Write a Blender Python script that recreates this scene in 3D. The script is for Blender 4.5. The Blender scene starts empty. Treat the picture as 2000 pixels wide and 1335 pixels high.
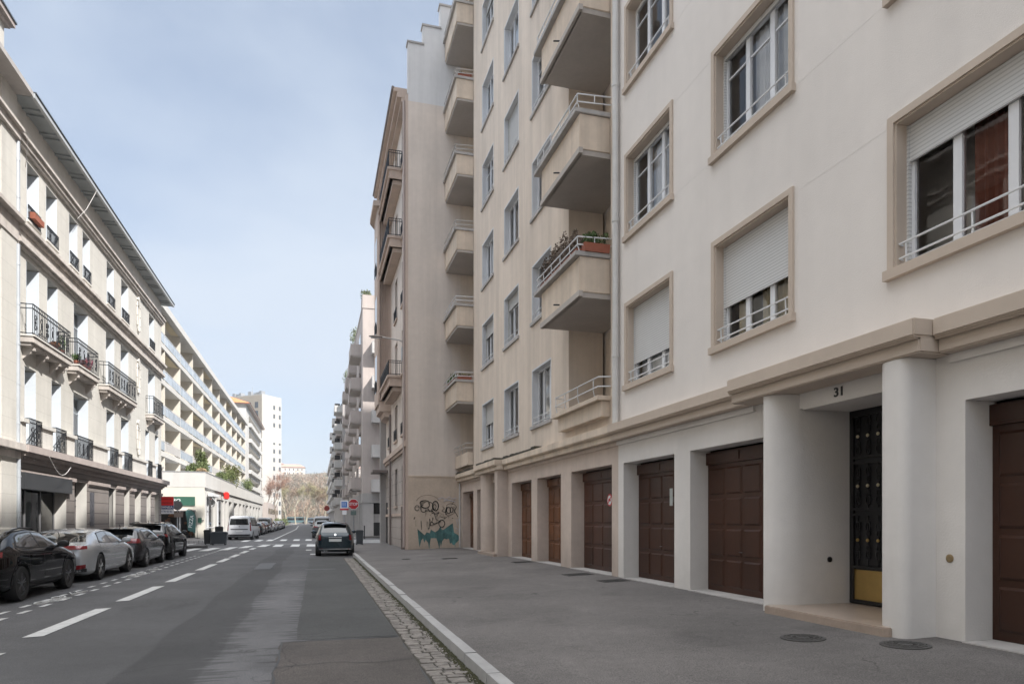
import bpy, bmesh, math, random
from mathutils import Vector, Matrix, Quaternion
from mathutils.bvhtree import BVHTree
R = math.radians
random.seed(7)
scn = bpy.context.scene
col = scn.collection

# ------------------------------------------------------------------ camera, world, sun, exposure
cam_d = bpy.data.cameras.new('camera'); cam = bpy.data.objects.new('camera', cam_d); col.objects.link(cam)
YAW = math.atan(383/1333.0)
cam.location = (0, 0, 1.56); cam.rotation_euler = (R(90), 0, -YAW)
cam_d.sensor_width = 36; cam_d.lens = 1333*36/2000.0; cam_d.shift_y = (1015-667.5)/2000.0
cam_d.clip_start = .05; cam_d.clip_end = 6000
scn.camera = cam
scn.view_settings.view_transform = 'Standard'; scn.view_settings.look = 'None'
scn.view_settings.gamma = 1; scn.view_settings.exposure = 1.0

SUN = Vector((1, -1.2, 1.5)).normalized()
world = bpy.data.worlds.new('World'); scn.world = world; world.use_nodes = True
wn = world.node_tree; wn.nodes.clear()
def wnode(t, **k):
    n = wn.nodes.new(t)
    for a, b in k.items(): setattr(n, a, b)
    return n
w_out = wnode('ShaderNodeOutputWorld'); w_bg = wnode('ShaderNodeBackground')
sky = wnode('ShaderNodeTexSky', sky_type='NISHITA', sun_disc=False)
sky.sun_elevation = math.asin(SUN.z); sky.sun_rotation = math.atan2(SUN.x, SUN.y)
sky.altitude = 200; sky.dust_density = 1.5; sky.ozone_density = 1.5
tc = wnode('ShaderNodeTexCoord'); mp = wnode('ShaderNodeMapping'); mp.inputs['Scale'].default_value = (1, 1, 2.2)
nz = wnode('ShaderNodeTexNoise'); nz.inputs['Scale'].default_value = 1.15; nz.inputs['Detail'].default_value = 6; nz.inputs['Roughness'].default_value = .5
nz.inputs['Distortion'].default_value = .25
rp = wnode('ShaderNodeValToRGB'); rp.color_ramp.elements[0].position = .36; rp.color_ramp.elements[0].color = (.30,.30,.30,1)
rp.color_ramp.elements[1].position = .64; rp.color_ramp.elements[1].color = (.95,.95,.95,1)
mx = wnode('ShaderNodeMix', data_type='RGBA'); mx.inputs['B'].default_value = (4.1, 4.6, 5.3, 1)
L = wn.links.new
L(tc.outputs['Generated'], mp.inputs['Vector']); L(mp.outputs['Vector'], nz.inputs['Vector']); L(nz.outputs['Fac'], rp.inputs['Fac'])
L(rp.outputs['Color'], mx.inputs['Factor']); L(sky.outputs['Color'], mx.inputs['A'])
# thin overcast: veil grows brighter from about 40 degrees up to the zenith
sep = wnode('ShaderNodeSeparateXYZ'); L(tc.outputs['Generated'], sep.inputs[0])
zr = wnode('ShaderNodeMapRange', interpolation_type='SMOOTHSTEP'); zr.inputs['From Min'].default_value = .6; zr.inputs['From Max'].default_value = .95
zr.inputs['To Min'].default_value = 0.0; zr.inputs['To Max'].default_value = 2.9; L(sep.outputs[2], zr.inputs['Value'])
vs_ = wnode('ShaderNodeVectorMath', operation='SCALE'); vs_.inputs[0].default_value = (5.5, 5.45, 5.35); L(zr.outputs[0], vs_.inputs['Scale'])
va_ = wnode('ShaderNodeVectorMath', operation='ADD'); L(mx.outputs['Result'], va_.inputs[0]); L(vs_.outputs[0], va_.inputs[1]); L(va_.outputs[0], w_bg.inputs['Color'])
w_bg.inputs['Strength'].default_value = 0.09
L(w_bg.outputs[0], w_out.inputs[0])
sl = bpy.data.lights.new('sun', 'SUN'); sl.energy = 3.7; sl.angle = R(1.0); sl.color = (1, .965, .92)
so = bpy.data.objects.new('sun', sl); so.rotation_euler = SUN.to_track_quat('Z', 'Y').to_euler(); so.location = (30, -30, 60); col.objects.link(so)

# ------------------------------------------------------------------ materials
MATS = {}
def mat(name, c, rough=.8, var=.0, vs=1.0, bump=.0, bs=60, metal=0, streak=0, coat=0, spec=.5, joint=0, dirt=0, jcol=.55, emit=0, jw=.02, brush=0):
    if name in MATS: return MATS[name]
    m = bpy.data.materials.new(name); m.use_nodes = True; MATS[name] = m
    nt = m.node_tree; N = nt.nodes; K = nt.links.new
    b = N['Principled BSDF']; b.inputs['Roughness'].default_value = rough; b.inputs['Metallic'].default_value = metal
    b.inputs['Coat Weight'].default_value = coat; b.inputs['Specular IOR Level'].default_value = spec; b.inputs['Coat Roughness'].default_value = .03
    b.inputs['Base Color'].default_value = (*c, 1)
    if emit: b.inputs['Emission Color'].default_value = (*c, 1); b.inputs['Emission Strength'].default_value = emit
    g = N.new('ShaderNodeNewGeometry'); cur = None
    def mul(cur, fac_out, lo, hi, a=.3, z=.7):
        mr = N.new('ShaderNodeMapRange'); mr.inputs['From Min'].default_value = a; mr.inputs['From Max'].default_value = z
        mr.inputs['To Min'].default_value = lo; mr.inputs['To Max'].default_value = hi
        K(fac_out, mr.inputs['Value'])
        vm = N.new('ShaderNodeVectorMath'); vm.operation = 'SCALE'
        if cur is None: vm.inputs[0].default_value = c
        else: K(cur, vm.inputs[0])
        K(mr.outputs[0], vm.inputs['Scale']); return vm.outputs[0]
    def noise(s, d=3, sc=None, rgh=.55):
        n = N.new('ShaderNodeTexNoise'); n.inputs['Scale'].default_value = s; n.inputs['Detail'].default_value = d; n.inputs['Roughness'].default_value = rgh
        if sc:
            mm = N.new('ShaderNodeMapping'); mm.inputs['Scale'].default_value = sc; K(g.outputs['Position'], mm.inputs['Vector']); K(mm.outputs[0], n.inputs['Vector'])
        else: K(g.outputs['Position'], n.inputs['Vector'])
        return n.outputs['Fac']
    if var:
        cur = mul(cur, noise(vs, 5), 1-var, 1+var)
        cur = mul(cur, noise(vs*9, 4), 1-var*.5, 1+var*.5)
    if streak: cur = mul(cur, noise(1, 4, (2.2, 2.2, .12), .6), 1-streak, 1+streak*.3, .35, .62)
    if dirt:
        sx = N.new('ShaderNodeSeparateXYZ'); K(g.outputs['Position'], sx.inputs[0])
        ad = N.new('ShaderNodeMath'); ad.operation = 'MULTIPLY_ADD'; K(noise(1.6, 5), ad.inputs[0]); ad.inputs[1].default_value = -1.6; K(sx.outputs[2], ad.inputs[2])
        cur = mul(cur, ad.outputs[0], 1-dirt, 1, -.7, .7)
    if joint:
        sx = N.new('ShaderNodeSeparateXYZ'); K(g.outputs['Position'], sx.inputs[0])
        dv = N.new('ShaderNodeMath'); dv.operation = 'DIVIDE'; K(sx.outputs[2], dv.inputs[0]); dv.inputs[1].default_value = joint
        fr = N.new('ShaderNodeMath'); fr.operation = 'FRACT'; K(dv.outputs[0], fr.inputs[0])
        lt = N.new('ShaderNodeMath'); lt.operation = 'LESS_THAN'; K(fr.outputs[0], lt.inputs[0]); lt.inputs[1].default_value = jw/joint
        cur = mul(cur, lt.outputs[0], 1, jcol, 0, 1)
    if cur is not None: K(cur, b.inputs['Base Color'])
    if bump:
        bp = N.new('ShaderNodeBump'); bp.inputs['Strength'].default_value = bump; bp.inputs['Distance'].default_value = .01
        if brush: K(noise(1, 4, brush), bp.inputs['Height'])
        else: K(noise(bs, 3), bp.inputs['Height'])
        K(bp.outputs[0], b.inputs['Normal'])
    return m

def glass(name, tint=(.5,.55,.58), ior=1.5, gl=1.0):
    if name in MATS: return MATS[name]
    m = bpy.data.materials.new(name); m.use_nodes = True; MATS[name] = m
    nt = m.node_tree; N = nt.nodes; N.clear(); K = nt.links.new
    o = N.new('ShaderNodeOutputMaterial'); mixs = N.new('ShaderNodeMixShader'); t = N.new('ShaderNodeBsdfTransparent'); t.inputs[0].default_value = (*tint, 1)
    gs = N.new('ShaderNodeBsdfGlossy'); gs.inputs['Roughness'].default_value = .015; gs.inputs['Color'].default_value = (gl, gl, gl, 1)
    f = N.new('ShaderNodeFresnel'); f.inputs['IOR'].default_value = ior
    g = N.new('ShaderNodeNewGeometry'); n = N.new('ShaderNodeTexNoise'); n.inputs['Scale'].default_value = 1.1; K(g.outputs['Position'], n.inputs['Vector'])
    bp = N.new('ShaderNodeBump'); bp.inputs['Strength'].default_value = .05; bp.inputs['Distance'].default_value = .06; K(n.outputs['Fac'], bp.inputs['Height']); K(bp.outputs[0], gs.inputs['Normal'])
    K(f.outputs[0], mixs.inputs[0]); K(t.outputs[0], mixs.inputs[1]); K(gs.outputs[0], mixs.inputs[2]); K(mixs.outputs[0], o.inputs[0])
    return m

GL = glass('window_glass', (.96,.97,.98), 1.5)
GLD = glass('shop_glass', (.5,.56,.55), 1.7)
CARGL = mat('car_glass', (.006,.008,.009), .03, spec=.9, coat=.6)
white_wall = mat('white_render', (.75,.705,.665), .9, .035, .35, .35, 90, streak=.025, dirt=.06)
white_smooth = mat('white_smooth_render', (.73,.70,.67), .85, .04, .6, .35, 45, dirt=.18, streak=.03)
taupe = mat('taupe_trim', (.53,.445,.37), .85, .05, .8, .15, 60)
beige = mat('beige_render', (.67,.575,.485), .9, .06, .4, .4, 90, streak=.12, dirt=.15)
beige_bal = mat('beige_balcony', (.66,.555,.45), .9, .08, .8, .3, 90, streak=.16)
beige_low = mat('beige_ground_floor', (.58,.485,.42), .9, .08, .7, .4, 70, streak=.08, dirt=.28)
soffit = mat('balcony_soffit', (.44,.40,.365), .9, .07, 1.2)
pink_wall = mat('rosy_render', (.69,.605,.535), .9, .06, .45, .4, 80, streak=.1, dirt=.12)
pink_trim = mat('pink_stucco', (.54,.43,.36), .9, .06, .6, .2, 70, streak=.1)
grey_render = mat('pale_grey_render', (.67,.66,.655), .9, .05, .4, .3, 80, streak=.08)
yellow_base = mat('sandy_base_render', (.55,.45,.36), .9, .1, 1.1, .3, 70, streak=.08, dirt=.2)
pinkstone = mat('ground_floor_stone', (.43,.38,.345), .9, .08, .8, .3, 50, joint=.58, dirt=.25)
mauve = mat('mauve_render', (.49,.43,.395), .9, .06, .3, .3, 60, streak=.1)
conc = mat('pale_concrete', (.42,.40,.385), .9, .08, .6, .3, 50, streak=.12)
lime = mat('limestone', (.55,.53,.485), .9, .06, .8, .2, 50, joint=.59, jcol=.86, streak=.07)
lime_plain = mat('limestone_plain', (.57,.55,.51), .9, .05, .8, .2, 50, streak=.08)
lime_dirty = mat('limestone_weathered', (.52,.475,.435), .9, .12, 1.0, .25, 40, streak=.2)
taupe_stone = mat('taupe_stone', (.22,.195,.18), .9, .07, .9, .25, 50, joint=.46, jcol=.32, jw=.03)
taupe_plain = mat('taupe_stone_plain', (.40,.345,.32), .9, .07, .9, .25, 50, streak=.1)
pale_shutter = mat('pale_blue_shutter', (.66,.71,.76), .6, .03, 2, joint=.045, jcol=.82, jw=.012)
roof_zinc = mat('zinc_roof', (.10,.115,.13), .5, .1, 1, metal=.4)
soffit_wood = mat('painted_soffit', (.30,.33,.34), .8, .08, 2)
modern_white = mat('modern_white_concrete', (.57,.555,.525), .85, .03, .4, .2, 50, streak=.05)
modern_cream = mat('cream_concrete', (.64,.60,.52), .85, .04, .4, .2, 50)
tan = mat('tan_back_wall', (.50,.42,.34), .85, .06, .7)
terracotta = mat('terracotta_tiles', (.55,.19,.08), .85, .15, 3)
pvc = mat('white_pvc', (.72,.73,.75), .35)
shut_white = mat('white_roller_slats', (.62,.62,.615), .55, .02, 2, joint=.048, jcol=.68, jw=.012)
shut_grey = mat('grey_roller_slats', (.50,.49,.47), .55, .02, 2, joint=.048, jcol=.6, jw=.012)
rail_white = mat('white_painted_steel', (.68,.69,.70), .4)
rail_black = mat('black_wrought_iron', (.018,.02,.024), .5)
rail_pale = mat('weathered_pale_steel', (.50,.48,.46), .5, .1, 6)
blue_glassrail = mat('bluish_balcony_screen', (.40,.45,.50), .25, .25, 1.2)
curtain_w = mat('white_net_curtain', (.82,.84,.87), .9, .05, 3)
curtain_r = mat('rust_curtain', (.24,.085,.055), .9, .1, 3)
curtain_b = mat('beige_curtain', (.62,.54,.38), .9, .1, 3)
interior = mat('dark_interior', (.035,.032,.03), .9, .3, 1.2)
downpipe = mat('painted_downpipe', (.60,.59,.57), .5, .05, 3)
zinc_pipe = mat('zinc_downpipe', (.46,.49,.52), .4, .08, 3, metal=.3)
brownpipe = mat('brown_cast_iron_pipe', (.19,.155,.14), .6, .12, 5)
garage = mat('brown_painted_garage_door', (.055,.021,.011), .42, .14, 1.2, .15, 20, dirt=.25, spec=.35, streak=.15)
garage2 = mat('darker_brown_garage_door', (.046,.018,.010), .4, .1, 1.2, .15, 20, dirt=.2, spec=.35)
woodg2 = mat('darkened_wood_garage_door', (.072,.026,.014), .5, .2, 1.1, .3, 30, streak=.3, dirt=.45)
woodg = mat('varnished_wood_garage_door', (.145,.055,.020), .5, .3, 1.1, .3, 30, streak=.3, dirt=.45)
blackdoor = mat('black_ironwork', (.012,.012,.013), .4)
brass = mat('brushed_brass', (.55,.38,.14), .35, .06, 5, metal=.85)
granite = mat('granite_kerb', (.34,.335,.33), .8, .10, 2.2, .5, 160)
sett = mat('stone_sett', (.19,.172,.155), .75, .38, 6.5, .6, 120)
sett_dirt = mat('joint_dirt', (.05,.046,.036), .95, .3, 6, .5, 200)
stepstone = mat('polished_stone_step', (.34,.27,.22), .3, .1, 3, .08, 90)
tyre = mat('tyre_rubber', (.012,.012,.012), .8)
alloy = mat('silver_alloy', (.48,.49,.5), .3, metal=.9)
alloy_dark = mat('dark_alloy', (.11,.11,.12), .3, metal=.8)
plastic = mat('black_trim_plastic', (.014,.014,.015), .55)
chrome = mat('chrome', (.7,.7,.72), .12, metal=1)
tail = mat('red_tail_lamp', (.17,.006,.010), .12, coat=.8)
lampg = mat('clear_head_lamp', (.55,.57,.6), .08, metal=.4, coat=.8)
plate = mat('number_plate_white', (.68,.69,.68), .35)
plate_ink = mat('number_plate_ink', (.06,.06,.07), .5)
amber = mat('amber_lamp', (.5,.15,.02), .2)
road_paint = mat('road_paint', (.50,.50,.49), .75, .16, 5, .3, 160)
cast_iron = mat('cast_iron_cover', (.055,.052,.05), .6, .2, 14, .6, 90)
bark = mat('grey_bark', (.20,.17,.14), .95, .3, 1.4)
plane_bark = mat('pale_plane_bark', (.42,.38,.29), .95, .35, .9)
green_leaf = mat('green_leaves', (.07,.12,.03), .7, .4, 2.2)
olive_leaf = mat('olive_leaves', (.12,.13,.04), .7, .4, 2.2)
dry_leaf = mat('dry_stems', (.17,.13,.10), .9, .3, 5)
terra_pot = mat('terracotta_pot', (.30,.10,.06), .8, .1, 6)
bin_dark = mat('dark_grey_bin_plastic', (.055,.063,.072), .5, .1, 3)
steel_grey = mat('galvanised_steel', (.36,.37,.38), .5, .08, 3, metal=.4)
sign_red = mat('sign_red', (.50,.012,.022), .35); sign_white = mat('sign_white', (.75,.75,.76), .4); sign_blue = mat('sign_blue', (.02,.14,.46), .4)
sign_green = mat('shop_sign_green', (.035,.11,.075), .5); flag_green = mat('flag_fabric_green', (.05,.13,.12), .8, .1, 4)
bright_red = mat('bright_red_panel', (.75,.025,.02), .5); navy = mat('navy_band', (.05,.07,.20), .5); ink = mat('dark_lettering', (.02,.02,.022), .5)
graf_black = mat('black_spray_paint', (.03,.035,.03), .7); graf_teal = mat('teal_spray_paint', (.085,.20,.195), .75, .45, 2.5, streak=.5); graf_pale = mat('pale_spray_paint', (.50,.49,.53), .8)
moss = mat('mossy_coping', (.06,.055,.04), .95, .4, 4, .4, 60)

def asphalt(name, c, kind):
    m = bpy.data.materials.new(name); m.use_nodes = True; MATS[name] = m
    nt = m.node_tree; N = nt.nodes; K = nt.links.new; b = N['Principled BSDF']; b.inputs['Roughness'].default_value = .78
    g = N.new('ShaderNodeNewGeometry')
    def noise(s, d=4, sc=None, off=None):
        n = N.new('ShaderNodeTexNoise'); n.inputs['Scale'].default_value = s; n.inputs['Detail'].default_value = d
        mm = N.new('ShaderNodeMapping'); mm.inputs['Scale'].default_value = sc or (1,1,1); mm.inputs['Location'].default_value = off or (0,0,0)
        K(g.outputs['Position'], mm.inputs['Vector']); K(mm.outputs[0], n.inputs['Vector']); return n.outputs['Fac']
    def math_(op, a, b_=None, c_=None):
        n = N.new('ShaderNodeMath'); n.operation = op
        for i, v in enumerate((a, b_, c_)):
            if v is None: continue
            if isinstance(v, (int, float)): n.inputs[i].default_value = v
            else: K(v, n.inputs[i])
        return n.outputs[0]
    def rng(v, a, z, lo, hi):
        mr = N.new('ShaderNodeMapRange'); mr.interpolation_type = 'SMOOTHSTEP'
        for k, x in zip(('From Min','From Max','To Min','To Max'), (a, z, lo, hi)): mr.inputs[k].default_value = x
        K(v, mr.inputs['Value']); return mr.outputs[0]
    f = math_('MULTIPLY', rng(noise(.5, 5), .3, .7, .82, 1.18), rng(noise(75, 3), .3, .7, .62, 1.42))
    f = math_('MULTIPLY', f, rng(noise(7, 5), .3, .7, .93, 1.07))
    f = math_('MULTIPLY', f, rng(noise(260, 2), .3, .72, .7, 1.4))
    sx = N.new('ShaderNodeSeparateXYZ'); K(g.outputs['Position'], sx.inputs[0]); X, Y = sx.outputs[0], sx.outputs[1]
    def band(v, a, b_, soft): return math_('MULTIPLY', rng(v, a-soft, a+soft, 0, 1), rng(v, b_-soft, b_+soft, 1, 0))
    if kind == 'road':
        # feathery pale strip, traffic polished tracks, resurfaced dark lane
        xf = math_('ADD', X, math_('MULTIPLY', math_('SUBTRACT', noise(1, 4, (.6, 9, 1)), .5), 1.7))
        strip = math_('MULTIPLY', band(xf, -1.02, -.32, .05), band(Y, -50, 21, 1.5))
        f = math_('MULTIPLY', f, math_('ADD', math_('MULTIPLY', strip, .7), 1))
        xd = math_('ADD', X, math_('MULTIPLY', math_('SUBTRACT', noise(.22, 2), .5), 1.6))
        lane = math_('MULTIPLY', band(math_('ADD', X, math_('MULTIPLY', math_('SUBTRACT', noise(.25, 2), .5), .5)), -1.95, -1.12, .035), band(Y, 3, 40, 3))
        f = math_('MULTIPLY', f, math_('SUBTRACT', 1, math_('MULTIPLY', lane, .34)))
        track = math_('MULTIPLY', band(X, -5.0, -3.0, .8), 1)
        f = math_('MULTIPLY', f, math_('ADD', math_('MULTIPLY', track, .18), 1))
        gut = band(xd, -8.2, -6.2, .5); f = math_('MULTIPLY', f, math_('SUBTRACT', 1, math_('MULTIPLY', gut, .3)))
        oil = math_('MULTIPLY', rng(noise(1.1, 4, (1, .35, 1), (9, 4, 0)), .6, .72, 0, 1), .25)
        f = math_('MULTIPLY', f, math_('SUBTRACT', 1, oil))
    else:
        pale = rng(noise(1.4, 5, (1, .5, 1)), .58, .75, 0, .2); f = math_('MULTIPLY', f, math_('ADD', 1, pale))
        dk = rng(noise(.9, 6, None, (3, 7, 0)), .6, .72, 0, .22); f = math_('MULTIPLY', f, math_('SUBTRACT', 1, dk))
        spot = N.new('ShaderNodeTexVoronoi'); spot.inputs['Scale'].default_value = 2.3; K(g.outputs['Position'], spot.inputs['Vector'])
        f = math_('MULTIPLY', f, rng(spot.outputs['Distance'], .03, .055, .5, 1))
    vo = N.new('ShaderNodeTexVoronoi'); vo.feature = 'DISTANCE_TO_EDGE'; vo.inputs['Scale'].default_value = .33 if kind == 'road' else .3
    wv = N.new('ShaderNodeVectorMath'); wv.operation = 'ADD'
    nn = N.new('ShaderNodeTexNoise'); nn.inputs['Scale'].default_value = 1.3; nn.inputs['Detail'].default_value = 5; K(g.outputs['Position'], nn.inputs['Vector'])
    K(g.outputs['Position'], wv.inputs[0]); K(nn.outputs['Color'], wv.inputs[1]); K(wv.outputs[0], vo.inputs['Vector'])
    crack = math_('MULTIPLY', rng(vo.outputs['Distance'], .0, .0045, 1, 0), rng(noise(.35, 2, None, (5, 1, 0)), .48, .56, 0, .55))
    f = math_('MULTIPLY', f, math_('SUBTRACT', 1, crack))
    vm = N.new('ShaderNodeVectorMath'); vm.operation = 'SCALE'; vm.inputs[0].default_value = c; K(f, vm.inputs['Scale']); K(vm.outputs[0], b.inputs['Base Color'])
    bp = N.new('ShaderNodeBump'); bp.inputs['Strength'].default_value = .5; bp.inputs['Distance'].default_value = .006; K(noise(220, 2), bp.inputs['Height']); K(bp.outputs[0], b.inputs['Normal'])
    return m
asph_road = asphalt('road_asphalt', (.060,.059,.061), 'road')
asph_walk = asphalt('footway_asphalt', (.112,.103,.098), 'walk')
asph_brown = asphalt('old_brown_asphalt', (.068,.058,.052), 'walk')

# ------------------------------------------------------------------ mesh helpers
class Fr:   # wall frame: s along the wall, d outwards, z up
    def __init__(s, o, t, n): s.o = Vector(o); s.t = Vector(t); s.n = Vector(n)
    def p(s, a, d, z): return s.o + s.t*a + s.n*d + Vector((0, 0, z))
    def off(s, d): return Fr(s.o + s.n*d, s.t, s.n)
def FR(x): return Fr((x, 0, 0), (0, 1, 0), (-1, 0, 0))
def FL(x): return Fr((x, 0, 0), (0, 1, 0), (1, 0, 0))
def FC(y): return Fr((0, y, 0), (1, 0, 0), (0, -1, 0))
W0 = Fr((0, 0, 0), (1, 0, 0), (0, 1, 0))

class MB:
    def __init__(s): s.v = []; s.f = []
    def add(s, vs, fs):
        n = len(s.v); s.v += [Vector(v) for v in vs]; s.f += [tuple(n+i for i in f) for f in fs]; return s
    def box(s, x0, x1, y0, y1, z0, z1, fr=W0):
        P = [fr.p(x, y, z) for z in (z0, z1) for y in (y0, y1) for x in (x0, x1)]
        return s.add(P, [(0,2,3,1),(4,5,7,6),(0,1,5,4),(2,6,7,3),(0,4,6,2),(1,3,7,5)])
    def quad(s, a, b, c, d): return s.add([a, b, c, d], [(0,1,2,3)])
    def prism(s, poly, z0, z1):     # plan polygon
        n = len(poly); P = [(x, y, z0) for x, y in poly] + [(x, y, z1) for x, y in poly]
        return s.add(P, [tuple(range(n))[::-1], tuple(range(n, 2*n))] + [(i, (i+1) % n, n+(i+1) % n, n+i) for i in range(n)])
    def fprism(s, poly, d0, d1, fr):  # polygon on a wall (s,z)
        n = len(poly); P = [fr.p(a, d0, z) for a, z in poly] + [fr.p(a, d1, z) for a, z in poly]
        return s.add(P, [tuple(range(n))[::-1], tuple(range(n, 2*n))] + [(i, (i+1) % n, n+(i+1) % n, n+i) for i in range(n)])
    def tube(s, pts, r, n=6, r2=None, close=False):
        pts = [Vector(p) for p in pts]; m = len(pts); rings = []
        for i, p in enumerate(pts):
            if close: t = pts[(i+1) % m]-pts[i-1]
            else: t = pts[min(i+1, m-1)]-pts[max(i-1, 0)]
            if t.length < 1e-9: t = Vector((0, 0, 1))
            t.normalize(); a = Vector((0, 0, 1)) if abs(t.z) < .9 else Vector((1, 0, 0))
            u = t.cross(a).normalized(); w = t.cross(u).normalized()
            rr = r if r2 is None else r+(r2-r)*i/(m-1)
            rings.append([p+(u*math.cos(2*math.pi*(k+.5)/n)+w*math.sin(2*math.pi*(k+.5)/n))*rr for k in range(n)])
        P = [q for g in rings for q in g]; F = []
        for i in range(m if close else m-1):
            j = (i+1) % m
            for k in range(n): F.append((i*n+k, i*n+(k+1) % n, j*n+(k+1) % n, j*n+k))
        if not close: F += [tuple(range(n))[::-1], tuple((m-1)*n+k for k in range(n))]
        return s.add(P, F)
    def lathe(s, prof, c=(0,0,0), axis='z', n=20):   # prof: (r, h)
        c = Vector(c); P = []; F = []
        for r, h in prof:
            for k in range(n):
                a = 2*math.pi*k/n; q = (r*math.cos(a), r*math.sin(a))
                P.append(c + (Vector((q[0], q[1], h)) if axis == 'z' else Vector((h, q[0], q[1])) if axis == 'x' else Vector((q[0], h, q[1]))))
        m = len(prof)
        for i in range(m-1):
            for k in range(n): F.append((i*n+k, i*n+(k+1) % n, (i+1)*n+(k+1) % n, (i+1)*n+k))
        F += [tuple(range(n))[::-1], tuple((m-1)*n+k for k in range(n))]
        return s.add(P, F)
    def wall(s, fr, s0, s1, z0, z1, holes=(), back=False):
        # front sheet with rectangular holes (a,b,c,d,depth) and their reveals
        ss = sorted({s0, s1, *[x for h in holes for x in h[:2] if s0 < x < s1]}); zz = sorted({z0, z1, *[x for h in holes for x in h[2:4] if z0 < x < z1]})
        for i in range(len(ss)-1):
            for j in range(len(zz)-1):
                a = (ss[i]+ss[i+1])/2; z = (zz[j]+zz[j+1])/2
                if any(h[0] < a < h[1] and h[2] < z < h[3] for h in holes): continue
                s.quad(fr.p(ss[i], 0, zz[j]), fr.p(ss[i+1], 0, zz[j]), fr.p(ss[i+1], 0, zz[j+1]), fr.p(ss[i], 0, zz[j+1]))
        for a, b, c, d, dp in holes:
            a = max(a, s0); b = min(b, s1)
            s.quad(fr.p(a, 0, c), fr.p(a, -dp, c), fr.p(a, -dp, d), fr.p(a, 0, d)); s.quad(fr.p(b, 0, c), fr.p(b, 0, d), fr.p(b, -dp, d), fr.p(b, -dp, c))
            s.quad(fr.p(a, 0, d), fr.p(a, -dp, d), fr.p(b, -dp, d), fr.p(b, 0, d)); s.quad(fr.p(a, 0, c), fr.p(b, 0, c), fr.p(b, -dp, c), fr.p(a, -dp, c))
        return s
    def build(s, name, m, parent=None, recalc=True, smooth=False, bevel=0, **k):
        off = Vector((0, 0, 0))
        q = parent
        while q is not None and q.parent is not None: q = q.parent
        if q is not None and not k.pop('local', False): off = q.location
        k.pop('local', None)
        me = bpy.data.meshes.new(name); me.from_pydata([tuple(v-off) for v in s.v], [], s.f); me.update()
        if recalc or bevel:
            bm = bmesh.new(); bm.from_mesh(me)
            if recalc == 'merge' or bevel: bmesh.ops.remove_doubles(bm, verts=bm.verts, dist=1e-5)
            if recalc: bmesh.ops.recalc_face_normals(bm, faces=bm.faces)
            if bevel: bmesh.ops.bevel(bm, geom=[e for e in bm.edges if len(e.link_faces) == 2 and e.calc_face_angle(0) > .5], offset=bevel, segments=2, affect='EDGES', clamp_overlap=True)
            bm.to_mesh(me); bm.free()
        if smooth:
            me.shade_smooth(); me.set_sharp_from_angle(angle=R(smooth if smooth is not True else 40))
        return obj(name, me, m, parent, **k)
def obj(name, me, m, parent=None, **k):
    o = bpy.data.objects.new(name, me); col.objects.link(o)
    if m is not None and not me.materials: me.materials.append(m)
    if parent is not None: o.parent = parent
    for a, b in k.items(): o[a] = b
    return o
def thing(name, loc, label, cat, group=None, rz=0):
    o = bpy.data.objects.new(name, None); o.empty_display_size = .3; o.location = loc; o.rotation_euler = (0, 0, rz); col.objects.link(o)
    o['label'] = label; o['category'] = cat
    if group: o['group'] = group
    return o
def tagt(o, label, cat, group=None):
    o['label'] = label; o['category'] = cat
    if group: o['group'] = group
    return o
def copy_tree(o, parent=None):
    c = o.copy(); col.objects.link(c)
    if parent is not None: c.parent = parent
    for ch in list(o.children): copy_tree(ch, c)
    return c
def text(name, s, size, m, parent, mw, ext=.004, bold=0, align='CENTER', sx=1):
    cu = bpy.data.curves.new('t', 'FONT'); cu.body = s; cu.size = size; cu.extrude = ext; cu.offset = bold; cu.align_x = align; cu.align_y = 'CENTER'; cu.resolution_u = 3
    t = bpy.data.objects.new('t', cu); col.objects.link(t)
    dg = bpy.context.evaluated_depsgraph_get(); me = bpy.data.meshes.new_from_object(t.evaluated_get(dg)); bpy.data.objects.remove(t)
    off = Vector((0, 0, 0)); q = parent
    while q is not None and q.parent is not None: q = q.parent
    if q is not None: off = q.location
    me.transform(Matrix.Translation(-off) @ mw @ Matrix.Scale(sx, 4, (1, 0, 0))); me.materials.clear(); me.materials.append(m)
    return obj(name, me, None, parent)
def onwall(fr, a, d, z, flip=1):   # matrix writing on a wall
    t = fr.t*flip; n = fr.n
    M = Matrix((( t.x, 0, n.x, 0), (t.y, 0, n.y, 0), (0, 1, 0, 0), (0, 0, 0, 1))); M.translation = fr.p(a, d, z); return M

def leaves(mb, c, rad, n, size, seed=0, up=.3, flat=1.0):
    rnd = random.Random(seed)
    for _ in range(n):
        d = Vector((rnd.gauss(0, 1), rnd.gauss(0, 1), rnd.gauss(0, 1))).normalized()*rnd.random()**.45
        p = Vector(c) + Vector((d.x*rad[0], d.y*rad[1], d.z*rad[2]))
        q = Quaternion((rnd.random()-.5, rnd.random()-.5, rnd.random()-.5, rnd.random()-.5)).normalized()
        s = size*(.6+.8*rnd.random())
        a, b, e = q@Vector((s, 0, 0)), q@Vector((0, s*.45, 0)), q@Vector((-s, 0, 0))
        mb.add([p+a, p+b, p+e, p-b], [(0,1,2,3)])

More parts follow.
